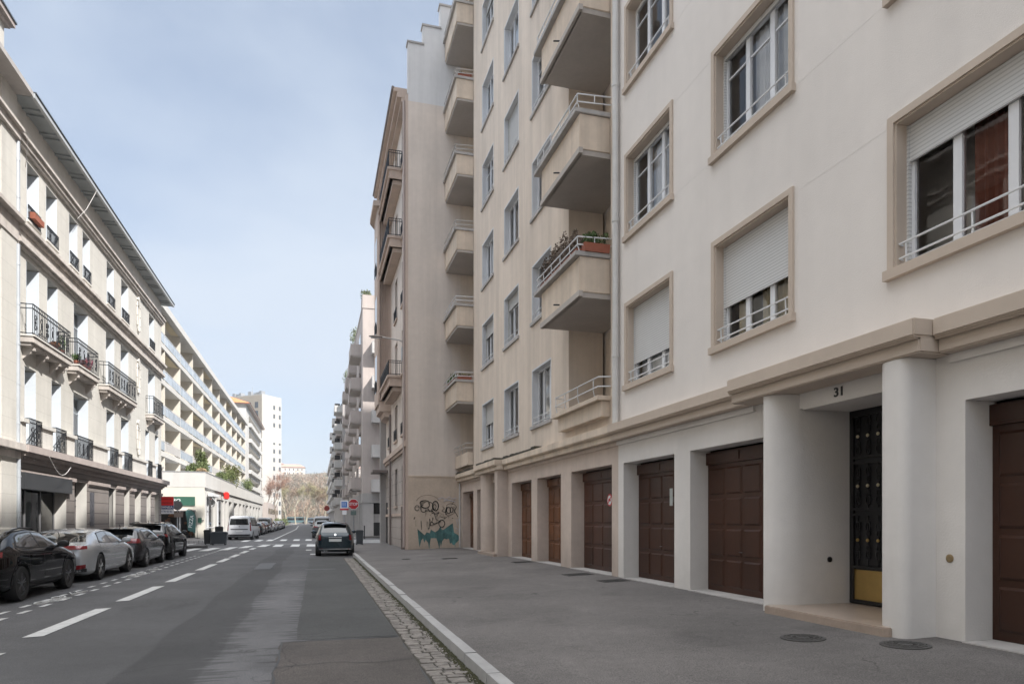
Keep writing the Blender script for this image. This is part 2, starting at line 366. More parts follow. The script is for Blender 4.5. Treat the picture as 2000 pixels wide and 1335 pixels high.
def window(root, fr, s0, s1, z0, z1, dep, n=3, fm=None, cur=None, shut=0, bars=0, sm=None, gl=None, handle=False, fw=.05, seed=0, name='window'):
    """frame + panes (+ curtain, roller shutter) set back by dep; returns the window object"""
    fm = fm or pvc; m = MB(); d = -dep+.0
    m.box(s0, s1, d-.05, d+.01, z0, z0+fw*1.3, fr); m.box(s0, s1, d-.05, d+.01, z1-fw, z1, fr)
    for i in range(n+1):
        a = s0+(s1-s0)*i/n; w = fw*.75 if 0 < i < n else fw
        a0 = a-w if i else a; a1 = a+w if i < n else a
        m.box(a0, a1, d-.05, d+.013, z0+fw*1.3, z1-fw, fr)
    if bars:
        for b in range(bars):
            zb = z1-(z1-z0)*(.26 if bars == 1 else (b+1)/(bars+1))
            for i in range(n):
                m.box(s0+(s1-s0)*i/n+fw, s0+(s1-s0)*(i+1)/n-fw, d-.03, d+.005, zb-.012, zb+.012, fr)
    w = m.build(name, fm, root)
    g = MB(); g.quad(fr.p(s0, d-.02, z0), fr.p(s1, d-.02, z0), fr.p(s1, d-.02, z1), fr.p(s0, d-.02, z1))
    nrm = (g.v[1]-g.v[0]).cross(g.v[2]-g.v[0])
    if nrm.dot(fr.n) < 0: g.f = [tuple(reversed(f)) for f in g.f]
    g.build('pane', gl or GL, w, recalc=False)
    if cur:
        c = MB(); mm, segs = cur; rnd = random.Random(seed)
        for a, b in segs:
            A = s0+(s1-s0)*a; B = s0+(s1-s0)*b; k = max(8, int((B-A)/.035)); pts = []
            for i in range(k+1):
                pts.append((A+(B-A)*i/k, d-.16+.025*math.sin(i*1.9+seed)+.012*rnd.random()))
            for i in range(k):
                (p, e), (q, h) = pts[i], pts[i+1]
                c.quad(fr.p(p, e, z0+.04), fr.p(q, h, z0+.04), fr.p(q, h*.98, z1-.02), fr.p(p, e*.98, z1-.02))
        c.build('curtain', mm, w, smooth=60)
    if shut > 0:
        sh = MB(); zb = z1-(z1-z0)*shut; sh.box(s0+.01, s1-.01, d+.03, d+.045, zb, z1-.001, fr); sh.box(s0+.01, s1-.01, d+.025, d+.055, zb-.04, zb, fr)
        sh.box(s0, s0+.03, d+.016, d+.06, z0, z1, fr); sh.box(s1-.03, s1, d+.016, d+.06, z0, z1, fr)
        sh.build('roller_shutter', sm or shut_white, w)
    return w
def rail2(root, fr, s0, s1, z, d, m, h=(.12,.30), r=.014, posts=3, par=None):
    b = MB()
    for k in h: b.tube([fr.p(s0, d-.09, z+k), fr.p(s0+.03, d, z+k), fr.p(s1-.03, d, z+k), fr.p(s1, d-.09, z+k)], r, 6)
    for i in range(posts):
        a = s0+.12+(s1-s0-.24)*i/max(1, posts-1); b.tube([fr.p(a, d-.01, z+.02), fr.p(a, d, z+h[-1])], r*.8, 5)
    return b.build('railing', m, par or root)
def iron_rail(root, fr, path, z0, h, m, step=.11, name='railing', orn=True):
    """path: list of (s,d) corners"""
    b = MB()
    for k in (0.06, h*.86, h): b.tube([fr.p(a, d, z0+k) for a, d in path], .022, 4)
    for i in range(len(path)-1):
        (a0, d0), (a1, d1) = path[i], path[i+1]; ln = math.hypot(a1-a0, d1-d0); n = max(1, int(ln/step))
        for j in range(n+1):
            t = j/n; a = a0+(a1-a0)*t; d = d0+(d1-d0)*t; b.tube([fr.p(a, d, z0+.0), fr.p(a, d, z0+h)], .012, 4)
        if orn and ln > .5:
            q = max(1, int(ln/.45))
            for j in range(q):
                t = (j+.5)/q; a = a0+(a1-a0)*t; d = d0+(d1-d0)*t
                for zz, rr in ((.3, .085), (.46, .05), (.62, .085)):
                    b.tube([fr.p(a+rr*math.cos(x*math.pi/4)*(a1-a0)/ln, d+rr*math.cos(x*math.pi/4)*(d1-d0)/ln, z0+h*zz+rr*math.sin(x*math.pi/4)) for x in range(8)], .016, 4, close=True)
    return b.build(name, m, root)
def pipe(root, fr, s, d, z0, z1, r, m, collars=3):
    b = MB(); b.tube([fr.p(s, d, z0), fr.p(s, d, z1)], r, 12)
    for i in range(collars): z = z0+(z1-z0)*(i+.5)/collars; b.tube([fr.p(s, d, z-.03), fr.p(s, d, z+.03)], r*1.18, 12)
    return b.build('downpipe', m, root, smooth=40)
def planter(loc, w, label, plant_m, seed, h=.3, dirx=(0,1), n=260, group='planted window boxes on the balconies', tall=1.0):
    t = thing('flower_box', loc, label, 'flower box', group)
    x, y, z = loc; dx, dy = dirx
    f = Fr((x, y, z), (dx, dy, 0), (dy, -dx, 0))
    MB().fprism([(-w/2, 0), (w/2, 0), (w/2+.02, .17), (w/2+.02, .2), (-w/2-.02, .2), (-w/2-.02, .17)], -.09, .09, f).build('trough', terra_pot, t)
    mb = MB(); rnd = random.Random(seed)
    k = max(2, int(w/.14))
    for i in range(k):
        a = -w/2+w*(i+.5)/k; hh = h*(.6+.7*rnd.random()); c = f.p(a, rnd.uniform(-.04, .04), .2+hh*.45)
        leaves(mb, c, (.11, .11, hh*.55*tall), n//k, .035, seed*31+i)
    mb.build('plant', plant_m, t, recalc=False)
    return t

# ------------------------------------------------------------------ ground, roads, pavements
def struct(name, mb, m, **k):
    o = mb.build(name, m, None, **k); o['kind'] = 'structure'; return o
g = MB(); g.quad((-900, -300, -.16), (900, -300, -.16), (900, 1900, -.16), (-900, 1900, -.16))
struct('ground', g, mat('distant_ground', (.11,.105,.09), .95, .3, .05), recalc=False)
def roadz(x): return 0 if x > -3.4 else (-.05*(-3.4-x)/1.9 if x > -5.3 else -.05)
g = MB(); xs = [-7.35, -5.3, -3.4, 0, 1.53]; ys = [-45, 0, 20, 43.0, 60.5, 100, 160, 240, 330]
for i in range(len(xs)-1):
    for j in range(len(ys)-1):
        g.quad(*[(a, b, roadz(a)) for a, b in ((xs[i], ys[j]), (xs[i+1], ys[j]), (xs[i+1], ys[j+1]), (xs[i], ys[j+1]))])
g.quad((1.53, 43.0, 0), (80, 43.0, 0), (80, 60.5, 0), (1.53, 60.5, 0)); g.quad((-80, 43.0, -.05), (-7.35, 43.0, -.05), (-7.35, 60.5, -.05), (-80, 60.5, -.05))
g.quad((-60, 330, 0), (60, 330, 0), (60, 352, 0), (-60, 352, 0))
struct('road', g, asph_road, recalc=False)
# footways
def walk(name, x0, x1, y0, y1, z0=.12, z1=.29, m=asph_walk, r=2.2, cut=None):
    """x0 = kerb side, x1 = building side"""
    sg = 1 if x1 > x0 else -1; ed = []
    kx = x0+sg*.15
    pts = [(x0, y0)] if 'a' not in (cut or '') else []
    outl = []
    if 'a' in (cut or ''):
        for i in range(9): a = math.pi/2*i/8; outl.append((kx+sg*r*(1-math.sin(a)), y0+r*(1-math.cos(a))))
    else: outl.append((kx, y0))
    if 'b' in (cut or ''):
        for i in range(9): a = math.pi/2*i/8; outl.append((kx+sg*r*(1-math.cos(a)), y1-r*(1-math.sin(a))))
    else: outl.append((kx, y1))
    b = MB(); zz = lambda x: z0+(z1-z0)*min(1, abs(x-kx)/abs(x1-kx))
    full = outl+[(x1, y1), (x1, y0)]
    xl = sorted({p[0] for p in full})
    n = len(full); b.add([(x, y, zz(x)) for x, y in full], [tuple(range(n))])
    b.add([(x, y, zz(x)) for x, y in full]+[(x, y, -.1) for x, y in full], [(i, (i+1) % n, n+(i+1) % n, n+i) for i in range(n)])
    struct(name, b, m, recalc=False)
    return outl, zz
oR, zR = walk('pavement', 1.53, 10.5, -45, 41.6, z1=.41, cut='b')
oR2, _ = walk('pavement', 1.53, 9, 60.5, 330, z1=.2, cut='a')
oL, _ = walk('pavement', -7.35, -12, -45, 44.0, z1=.24, cut='b', r=1.6)
oL2, _ = walk('pavement', -7.35, -16, 51.5, 330, z1=.2, cut='a', r=1.6)
oR3, _ = walk('pavement', 9.0, 80, 39, 43.0, z1=.2, cut='')
def kerb(name, outl, sg, step=1.0):
    b = MB(); rnd = random.Random(5); z = .122
    pts = []
    for i in range(len(outl)-1):
        a, c = Vector(outl[i]), Vector(outl[i+1]); n = max(1, int((c-a).length/step))
        if (c-a).length > 160: n = int((c-a).length/3)
        for k in range(n): pts.append(a+(c-a)*k/n)
    pts.append(Vector(outl[-1]))
    for i in range(len(pts)-1):
        a, c = pts[i], pts[i+1]; t = (c-a)
        if t.length < .05: continue
        nn = Vector((-t.y, t.x)).normalized()*(1 if (Vector((-t.y, t.x)).x*sg < 0 or (abs(t.x) > abs(t.y))) else -1)
        nn = Vector((-t.y, t.x)).normalized()
        if sg > 0: pass
        else: nn = -nn
        g0 = .010/t.length if t.length < 1.5 else 0; a2 = a+t*g0; c2 = c-t*g0; zz = z+rnd.uniform(-.006, .006)
        p = [a2, c2, c2+nn*.15, a2+nn*.15]
        P = [(q.x, q.y, -.08) for q in p]+[(q.x, q.y, zz) for q in p]
        # batter the road side edge
        P[6] = (p[2].x-nn.x*.02, p[2].y-nn.y*.02, zz); P[7] = (p[3].x-nn.x*.02, p[3].y-nn.y*.02, zz)
        b.add(P, [(0,1,2,3), (4,5,6,7), (0,1,5,4), (1,2,6,5), (2,3,7,6), (3,0,4,7)])
    o = struct(name, b, granite)
    return o
kerb('kerb', oR, 1); kerb('kerb', oR2, 1); kerb('kerb', oL, -1); kerb('kerb', oL2, -1)
# stone sett gutter
sb = MB(); sd = MB(); rnd = random.Random(11); y = 3.6
sd.quad((1.07, 3.2, .003), (1.53, 3.2, .003), (1.53, 28.8, .003), (1.07, 28.8, .003))
while y < 28.6:
    ln = rnd.uniform(.10, .145); x = 1.075+rnd.uniform(0, .02)
    while x < 1.49:
        w = min(rnd.uniform(.13, .21), 1.515-x)
        if w > .05:
            j = lambda: rnd.uniform(-.008, .008); g_ = .0115
            x0, x1, y0, y1 = x+g_, x+w-g_, y+g_, y+ln-g_; z = .012+rnd.uniform(-.005, .007)-.006*(x > 1.42)
            bt = [(x0+j(), y0+j()), (x1+j(), y0+j()), (x1+j(), y1+j()), (x0+j(), y1+j())]; cx = (x0+x1)/2; cy = (y0+y1)/2
            tp = [(a+(cx-a)*.16, c+(cy-c)*.16) for a, c in bt]
            sb.add([(a, c, -.01) for a, c in bt]+[(a, c, z-.006) for a, c in bt]+[(a, c, z+rnd.uniform(-.002, .003)) for a, c in tp],
                   [(0,1,5,4),(1,2,6,5),(2,3,7,6),(3,0,4,7),(4,5,9,8),(5,6,10,9),(6,7,11,10),(7,4,8,11),(8,9,10,11)])
        x += w
    y += ln
struct('gutter_setts', sb, sett); struct('gutter_bed', sd, sett_dirt, recalc=False)
# moss and grit along kerb foot
mb = MB(); rnd = random.Random(3)
for _ in range(5200):
    yy = 3.5+25*rnd.random()**1.5; xx = 1.528-abs(rnd.gauss(0, .045)); s = rnd.uniform(.006, .018); zz = .012
    a = rnd.random()*6.28
    mb.add([(xx+s*math.cos(a), yy+s*math.sin(a), zz), (xx+s*math.cos(a+2.1), yy+s*math.sin(a+2.1), zz), (xx+s*math.cos(a+4.2), yy+s*math.sin(a+4.2), zz), (xx, yy, zz+s*.9)], [(0,1,3),(1,2,3),(2,0,3)])
o = mb.build('gutter_grit', mat('mossy_grit', (.055,.055,.028), .95, .4, 20), None, recalc=False); tagt(o, 'dark moss and grit gathered at the foot of the right kerb', 'grit'); o['kind'] = 'stuff'
# asphalt repairs
def patch(pts, m, z=.004, name='road_patch'):
    b = MB(); n = len(pts); b.add([(x, y, z+roadz(x)) for x, y in pts], [tuple(range(n))]); return struct(name, b, m, recalc=False)
def ragged(x0, x1, y0, y1, seed, j=.03, st=.35):
    rnd = random.Random(seed); P = []
    c = [(x0, y0), (x1, y0), (x1, y1), (x0, y1)]
    for i in range(4):
        a, b = c[i], c[(i+1) % 4]; n = max(1, int(math.dist(a, b)/st))
        for k in range(n): P.append((a[0]+(b[0]-a[0])*k/n+rnd.uniform(-j, j), a[1]+(b[1]-a[1])*k/n+rnd.uniform(-j, j)))
    return P
patch(ragged(-.42, 1.055, 2.5, 9.15, 1), asph_brown)
patch(ragged(-.25, 1.05, 9.3, 28.5, 2, .012), asphalt('newer_asphalt', (.047,.047,.046), 'walk'))
for k, (x, y, a, b) in enumerate([(-1.9, 23, .5, 3.2), (-.3, 22.4, .9, .25)]): patch(ragged(x, x+a, y, y+b, 20+k), mat('bitumen_seal', (.055,.056,.058), .6, .2, 3), z=.006)
b = MB(); rnd = random.Random(9)
def seam(pts, w, zf):
    P = [Vector(p) for p in pts]; Q = []
    for i in range(len(P)-1):
        n = max(1, int((P[i+1]-P[i]).length/.25))
        for k in range(n): q = P[i]+(P[i+1]-P[i])*k/n; Q.append(q+Vector((rnd.gauss(0, .012), rnd.gauss(0, .012))))
    Q.append(P[-1])
    for i in range(len(Q)-1):
        t_ = (Q[i+1]-Q[i]).normalized(); n_ = Vector((-t_.y, t_.x))*w*.5*rnd.uniform(.6, 1.3)
        b.add([(p.x, p.y, zf(p.x)) for p in (Q[i]-n_, Q[i]+n_, Q[i+1]+n_, Q[i+1]-n_)], [(0,1,2,3)])
rz = lambda x: roadz(x)+.0065
for pts, w in (([(-.43, 9.2), (.3, 9.17), (1.06, 9.22)], .03), ([(-.42, 7.6), (.2, 7.75), (.6, 7.6), (1.05, 7.7)], .014), ([(-.42, 9.2), (-.40, 6.0), (-.44, 3.0)], .02), ([(-.9, 21), (-.2, 21.1), (1.0, 21)], .03), ([(-1.3, 12), (-.9, 12.3), (-.3, 12.2)], .012), ([(-5.5, 12), (-4.4, 12.6), (-3.2, 12.5)], .014), ([(-2.6, 17.5), (-1.6, 17.3), (-.4, 17.6)], .014)): seam(pts, w, rz)
struct('road_seam', b, mat('bitumen_seam', (.025,.025,.026), .6, .2, 9), recalc=False)
b = MB(); wz = lambda x: .12+.29*max(0, x-1.68)/8.82+.005
for pts, w in (([(1.7, 6.35), (3.5, 6.5), (6.5, 6.3)], .006), ([(2.2, 7.6), (2.7, 7.1), (2.9, 6.9)], .006), ([(1.7, 10.2), (4.0, 10.35), (6.5, 10.2)], .006), ([(1.7, 15.4), (6.5, 15.5)], .012), ([(1.7, 22.1), (6.5, 22.2)], .014)): seam(pts, w, wz)
struct('pavement_seam', b, mat('pavement_joint', (.06,.056,.053), .8, .2, 9), recalc=False)
# markings
def mark(b, pts): n = len(pts); b.add([(x, y, roadz(x)+.008) for x, y in pts], [tuple(range(n))])
b = MB(); rnd = random.Random(2)
def dash(x0, x1, y0, y1, sh=0): mark(b, [(x0, y0), (x1, y0+.03), (x1+sh, y1), (x0+sh, y1-.05)])
for y0, y1 in [(2.1, 5.1), (6.35, 9.35), (10.53, 13.62), (14.73, 17.8), (18.94, 21.9), (23.1, 26.1), (27.3, 29.9), (30.7, 33.2), (34.4, 36.95), (38.5, 40.6)]:
    o = .35*(y0-10)/30 if y0 > 10 else 0; dash(-3.77+o, -3.53+o, y0, y1, .35*(y1-y0)/30)
struct('centre_line_marking', b, road_paint, recalc=False)
b = MB(); y = 9.6
while y < 41:
    dash(-4.91, -4.81, y, y+.47); 
    if y < 33: dash(-5.24, -5.15, y+.05, y+.5)
    y += .97
struct('cycle_lane_marking', b, road_paint, recalc=False)
b = MB()
def bike(cx, cy, s, ly):   # painted bicycle
    P = lambda x, y: (cx+x*s, cy+y*ly, roadz(cx)+.012)
    for wx in (-.32, .32): b.tube([P(.18*math.cos(a*.524)*1.0+0, wx*2+.34*math.sin(a*.524)) for a in range(12)], .022, 4, close=True)
    for q in [[(0, -.64), (.34, -.3), (.34, .35), (0, .64)], [(.34, -.3), (0, 0), (.34, .35)], [(0, .64), (.5, .45)], [(0, -.64), (0, 0)]]: b.tube([P(x, y) for x, y in q], .022, 4)
bike(-5.08, 15.6, .55, .7); bike(-5.05, 22.2, .55, .9)
for cy in (17.0, 24.2):
    for k in (0, .35): b.tube([(-5.17, cy+k, -.035), (-5.03, cy+k-.35, -.035), (-4.93, cy+k, -.035)], .028, 4)
struct('cycle_symbol_marking', b, road_paint, recalc=False)
b = MB()
for x in (-2.45, -1.46, -.54, .4): mark(b, [(x, 42.2), (x+.5, 42.1), (x+.5, 45.7), (x, 45.8)])
for x, y0, y1 in ((-3.35, 42.3, 45.6), (-4.25, 41.2, 44.3), (-5.0, 39.0, 43.0), (-5.9, 38.6, 42.6), (-6.8, 38.3, 42.2)): mark(b, [(x, y0), (x+.5, y0), (x+.62, y1), (x+.15, y1)])
for x in (-5.4, -4.45, -3.62, -2.64, -1.68, -.78): mark(b, [(x, 54.2), (x+.46, 54.1), (x+.46, 57.8), (x, 57.9)])
for y in (46.1, 47.6, 49.1, 50.2): mark(b, [(-13, y), (-7.8, y-.15), (-7.8, y+.35), (-13, y+.5)])
for y in (48.2, 50.2, 52.2, 54.2): mark(b, [(2.2, y), (6.2, y), (6.2, y+.6), (2.2, y+.6)])
struct('zebra_crossing_marking', b, road_paint, recalc=False)
b = MB(); mark(b, [(-3.3, 58.2), (-3.15, 58.2), (-3.15, 120), (-3.3, 120)]); mark(b, [(-3.3, 120), (-3.15, 120), (-4.6, 200), (-4.75, 200)])
mark(b, [(-3.6, 46.9), (-.2, 46.9), (-.2, 47.15), (-3.6, 47.15)])
struct('centre_line_marking', b, road_paint, recalc=False)
b = MB()
for x, y in ((-.5, 36.6), (-.25, 32.0), (-.2, 65)): dash(x, x+.28, y, y+1.0)
struct('parking_bay_marking', b, road_paint, recalc=False)
# utility covers
def cover(x, y, z, r, shape, label, i):
    t = thing('manhole_cover', (x, y, z), label, 'manhole cover', 'covers set in the pavement')
    tilt = .03
    if shape == 'round':
        b = MB(); b.lathe([(r, -.01), (r, .004), (r-.03, .005)], (x, y, z), 'z', 28); o = b.build('cover_frame', cast_iron, t)
        b = MB()
        for rr in (.25, .5, .75): b.lathe([(r*rr-.008, .002), (r*rr-.008, .009), (r*rr+.008, .009), (r*rr+.008, .002)], (x, y, z), 'z', 24)
        for k in range(12): a = k*math.pi/6; b.tube([(x+r*.3*math.cos(a), y+r*.3*math.sin(a), z+.006), (x+r*.85*math.cos(a), y+r*.85*math.sin(a), z+.006)], .006, 4)
        b.build('cover_plate', cast_iron, t)
    else:
        b = MB(); b.box(x-r, x+r, y-r*.7, y+r*.7, z-.01, z+.004); b.build('cover_frame', cast_iron, t)
        b = MB(); [b.box(x-r*.9, x+r*.9, y-r*.6+k*r*.24, y-r*.6+k*r*.24+.012, z+.003, z+.008) for k in range(6)]; b.build('cover_plate', cast_iron, t)
    t.rotation_euler = (0, -.03, 0)
zw = lambda x: .12+.29*(x-1.68)/8.82
cover(5.25, 6.46, zw(5.25)+.006, .24, 'round', 'round iron cover in front of the stone entrance step', 0)
cover(5.9, 5.70, zw(5.9)+.006, .24, 'round', 'round iron cover beside the right entrance pier, nearest the camera', 1)
cover(6.0, 15.2, zw(6)+.006, .33, 'sq', 'dark rectangular cover before the wooden garage door with the no parking disc', 2)
cover(6.1, 13.4, zw(6.1)+.006, .30, 'sq', 'dark rectangular cover where the white building meets the beige one', 3)
cover(6.1, 20.1, zw(6.1)+.006, .30, 'sq', 'rectangular cover at the foot of the second wooden garage door', 4)
cover(4.5, 23.6, zw(4.5)+.006, .28, 'sq', 'rectangular cover in mid pavement near the graffiti wall', 5)
cover(3.1, 24.5, zw(3.1)+.006, .16, 'round', 'small round valve cover on the pavement behind the dark small car', 6)
# ------------------------------------------------------------------ right side: white house number 31 and beige block
ST = 3.26
F1 = FR(6.55); TOP = 24.9
def core(root, x0, x1, y0, y1, z0, z1, m, name='inner_wall'):
    return MB().box(x0, x1, y0, y1, z0, z1).build(name, m, root)
bA = thing('apartment_building', (9, 7, 0), 'off-white rendered apartment building number 31 with taupe window surrounds and brown garage doors', 'building')
holes = []; wins = []
for k in range(6):
    for ci, (a, b_) in enumerate([(11.66, 13.75), (8.23, 10.32), (4.46, 6.56)]):
        z0 = 4.39+ST*k; holes.append((a+.09, b_-.09, z0+.12, z0+1.83, .24)); wins.append((k, ci, a, b_, z0))
E_TOP = 3.25; GO = [(2.9, 5.57), (8.90, 11.05), (11.62, 13.85)]
gh = [(a, b_, .1, 2.82, .42) for a, b_ in GO] + [(6.45, 8.14, .1, 3.12, .87)]
w = MB().wall(F1, -40, 14.12, 3.6, TOP, holes); w.wall(FC(-40), 6.55, 18, 0, TOP)
w.box(6.55, 18, -40, 14.1, TOP-.2, TOP); w.box(6.35, 6.7, -40, 14.12, TOP, TOP+.25); w.box(7.6, 17.9, -39.9, 14.0, 3.7, TOP-.25); w.box(17.9, 18, -40, 14.1, 0, TOP-.2)
w.build('wall', white_wall, bA, recalc=False)
w = MB().wall(F1, -40, 14.12, 0, 3.6, gh); w.build('ground_floor_wall', white_smooth, bA, recalc=False)
MB().box(7.43, 17.8, -39.9, 14.05, 0, 3.68).build('inner_wall', interior, bA)
for k, ci, a, b_, z0 in wins:
    s = MB(); sm = .09
    P = F1
    for (x0, x1, y0, y1) in ((a, a+sm, z0+.12, z0+1.92), (b_-sm, b_, z0+.12, z0+1.92), (a+sm, b_-sm, z0+1.83, z0+1.92)): s.box(x0, x1, 0, .035, y0, y1, P)
    # deep reveal lining, two steps
    for (x0, x1, y0, y1) in ((a+sm, a+sm+.025, z0+.12, z0+1.83), (b_-sm-.025, b_-sm, z0+.12, z0+1.83), (a+sm+.025, b_-sm-.025, z0+1.805, z0+1.83)): s.box(x0, x1, -.235, .008, y0, y1, P)
    su = s.build('window_surround', taupe, bA)
    MB().box(a-.03, b_+.03, -.1, .075, z0, z0+.115, P).build('sill', taupe, su)
    W = (a+.115, b_-.115, z0+.15, z0+1.80, .2)
    cu = None; sh = 0; smm = shut_white
    if (k, ci) == (0, 0): sh = .72; cu = (curtain_w, [(0, 1)])
    elif (k, ci) == (0, 1): sh = .60; cu = (curtain_b, [(.08, .3), (.42, .55), (.62, .95)])
    elif (k, ci) == (0, 2): sh = .24; cu = (curtain_r, [(.36, .58), (.84, .98)])
    elif ci == 2: sh = .2
    elif (k, ci) == (1, 1): cu = (curtain_w, [(0, .66)]); sh = .03
    elif (k, ci) == (1, 0): cu = (curtain_w, [(0, .68)]); sh = .03
    elif ci == 0 and k == 2: cu = (curtain_w, [(0, .3)])
    else: cu = (curtain_w, [(0, .5)])
    # local s grows away from the camera; leaves counted from far end -> convert
    if cu: cu = (cu[0], [(1-q, 1-p) for p, q in cu[1]] if (k, ci) in ((0, 2), (0, 1)) else cu[1])
    wo = window(bA, P, *W, n=3, cur=cu, shut=sh, bars=0 if (k == 0) else 1, seed=k*3+ci, fw=.07)
    rail2(bA, P, a+.1, b_-.1, z0+.115, -.02, rail_white, h=(.11, .28), posts=3)
MB().box(8.6, 18, -40, 14.09, TOP+.01, 28.2).build('attic', white_wall, bA)  # unseen setback storey, added to keep sun off the stepped gable
# faint render day-joints
b = MB()
for z in (6.21, 7.72, 9.47, 10.98): b.box(-40, 14.1, 0, .0015, z, z+.007, F1)
b.build('render_joint', white_smooth, bA)
# cornice over the garages and the entrance
def cornice(root, y0, y1, x, m, extra=0, z=0):
    b = MB(); f = FR(6.55)
    b.fprism([(0, 0)]*0 or [(y0, 3.50+z), (y1, 3.50+z), (y1, 3.69+z), (y0, 3.69+z)], 0, .28+extra, f)
    b.box(y0, y1, 0, .20+extra, 3.33+z, 3.498+z, f); b.box(y0, y1, 0, .27+extra, 3.47+z, 3.50+z, f)
    c = b.build('cornice', m, root, bevel=.018)
    if extra > .1: return c
    MB().box(y0+.001, y1-.001, -.01, .05+extra*.6, 3.24+z, 3.328+z, f).build('cornice_moulding', white_smooth if m is taupe else beige_low, root)
    return c
cornice(bA, -40, 5.72, 6.27, taupe); cornice(bA, 5.722, 9.12, 6.0, taupe, .24, .0); cornice(bA, 9.122, 14.12, 6.27, taupe)
# entrance piers
def pier(pts, z0, z1, m, name='entrance_pier', root=None): return MB().prism(pts, z0, z1).build(name, m, root, smooth=35)
arc = lambda cx, cy, rx, ry, a0, a1, n=10: [(cx+rx*math.cos(R(a0+(a1-a0)*i/n)), cy+ry*math.sin(R(a0+(a1-a0)*i/n))) for i in range(n+1)]
pier([(6.56, 8.40), (6.16, 8.40), (6.16, 8.37)]+arc(6.62, 8.37, .46, .25, 182, 268, 12)+[(7.42, 8.12), (7.42, 8.40)], .2, 3.325, white_smooth, root=bA)
pier([(7.42, 6.45), (6.58, 6.45)]+arc(6.48, 6.14, .35, .28, 88, 178, 12)+arc(6.25, 6.05, .12, .12, 182, 268, 8)+[(6.60, 5.92), (7.42, 5.92)], .2, 3.325, white_smooth, root=bA)
MB().box(6.45, 8.14, -.86, .002, 3.121, 3.2, F1).box(6.5, 8.05, -.2, .004, 3.1, 3.5, F1).build('entrance_lintel', white_smooth, bA)
text('house_number', '31', .165, ink, bA, onwall(F1, 7.36, .010, 3.225, -1), .005, .0035, sx=1.15)
MB().prism([(7.5, 6.1), (6.1, 6.1), (6.05, 6.15), (6.03, 8.2), (6.08, 8.25), (7.5, 8.25)], .15, .37).build('entrance_step', stepstone, bA, bevel=.012)
# entrance door
d = MB(); f = FR(7.40); d.box(6.5, 8.13, -.06, 0, .377, 3.12, f)
dr = d.build('entrance_door', blackdoor, bA)
b = MB()
for z in (.40, .88, 1.62, 1.70, 2.35, 2.43, 3.02): b.box(6.55, 8.05, .001, .035, z, z+.035, f)
for s in (6.56, 7.26, 7.30, 8.01): b.box(s, s+.03, .001, .036, .4, 3.05, f)
for z0, z1 in ((.95, 1.6), (1.75, 2.33), (2.48, 3.0)):
    zc = (z0+z1)/2
    for i in range(8):
        sc = 6.66+i*.182
        for k, rr in ((-.2, .055), (-.1, .038), (.1, .038), (.2, .055)): b.tube([f.p(sc+rr*.75*math.cos(x*.785), .02, zc+k+rr*1.25*math.sin(x*.785)) for x in range(8)], .010, 4, close=True)
        b.tube([f.p(sc, .02, z0-.03), f.p(sc, .02, z1+.03)], .008, 4)
b.build('door_grille', blackdoor, dr)
MB().box(6.6, 8.03, .002, .012, .44, .86, f).build('kick_plate', brass, dr)
for z in (1.28, 2.04, 2.74):
    for i in range(8): MB().lathe([(.001, -.045), (.022, -.04), (.026, -.03), (.022, -.02)], f.p(6.66+i*.182, 0, z), 'x', 10).build('rosette', mat('pale_brass', (.62,.55,.38), .35, metal=.6) if z > 1.5 else brass, dr, smooth=True)
b = MB().lathe([(.04, 0), (.04, .01), (.02, .014)], (0, 0, 0), 'y', 14); b.v = [Vector((v.x+7.05, 8.115-v.y, v.z+1.0)) for v in b.v]; b.build('wall_vent', blackdoor, bA)
b = MB().lathe([(.045, 0), (.045, .008), (.03, .012)], (0, 0, 0), 'x', 14); b.v = [Vector((6.55-v.x, 5.75+v.y, v.z+1.15)) for v in b.v]; b.build('wall_vent', mat('tarnished_brass', (.30,.22,.12), .5, .2, 30, metal=.5), bA)
# garage doors
def garage_door(root, fr, s0, s1, z0, z1, dep, m, cols=4, rows=4, hd=.22, name='garage_door'):
    d = MB(); D = -dep+.05
    d.box(s0, s1, D-.05, D, z0, z1-hd, fr); d.box(s0, s1, D-.05, D+.045, z1-hd, z1, fr)
    g_ = d.build(name, m, root)
    p = MB(); rw = (s1-s0-.08)/cols; rh = (z1-hd-z0-.1)/rows
    for i in range(cols):
        for j in range(rows):
            a, b_, c, e = s0+.04+rw*i+.035, s0+.04+rw*(i+1)-.035, z0+.06+rh*j+.035, z0+.06+rh*(j+1)-.035
            v = [fr.p(a, D+.001, c), fr.p(b_, D+.001, c), fr.p(b_, D+.001, e), fr.p(a, D+.001, e), fr.p(a+.03, D+.022, c+.03), fr.p(b_-.03, D+.022, c+.03), fr.p(b_-.03, D+.022, e-.03), fr.p(a+.03, D+.022, e-.03)]
            p.add(v, [(4,5,6,7),(0,1,5,4),(1,2,6,5),(2,3,7,6),(3,0,4,7)])
    for i in range(2):
        a, b_, c, e = s0+.05+(s1-s0-.1)*i/2+.05, s0+.05+(s1-s0-.1)*(i+1)/2-.05, z1-hd+.04, z1-.04
        p.box(a, b_, D+.046, D+.058, c, e, fr)
    p.build('raised_panel', m, g_)
    h = MB(); h.tube([fr.p((s0+s1)/2-.05, D+.005, z0+.72), fr.p((s0+s1)/2-.05, D+.045, z0+.72), fr.p((s0+s1)/2+.05, D+.045, z0+.72), fr.p((s0+s1)/2+.05, D+.005, z0+.72)], .009, 6); h.build('handle', chrome, g_)
    return g_
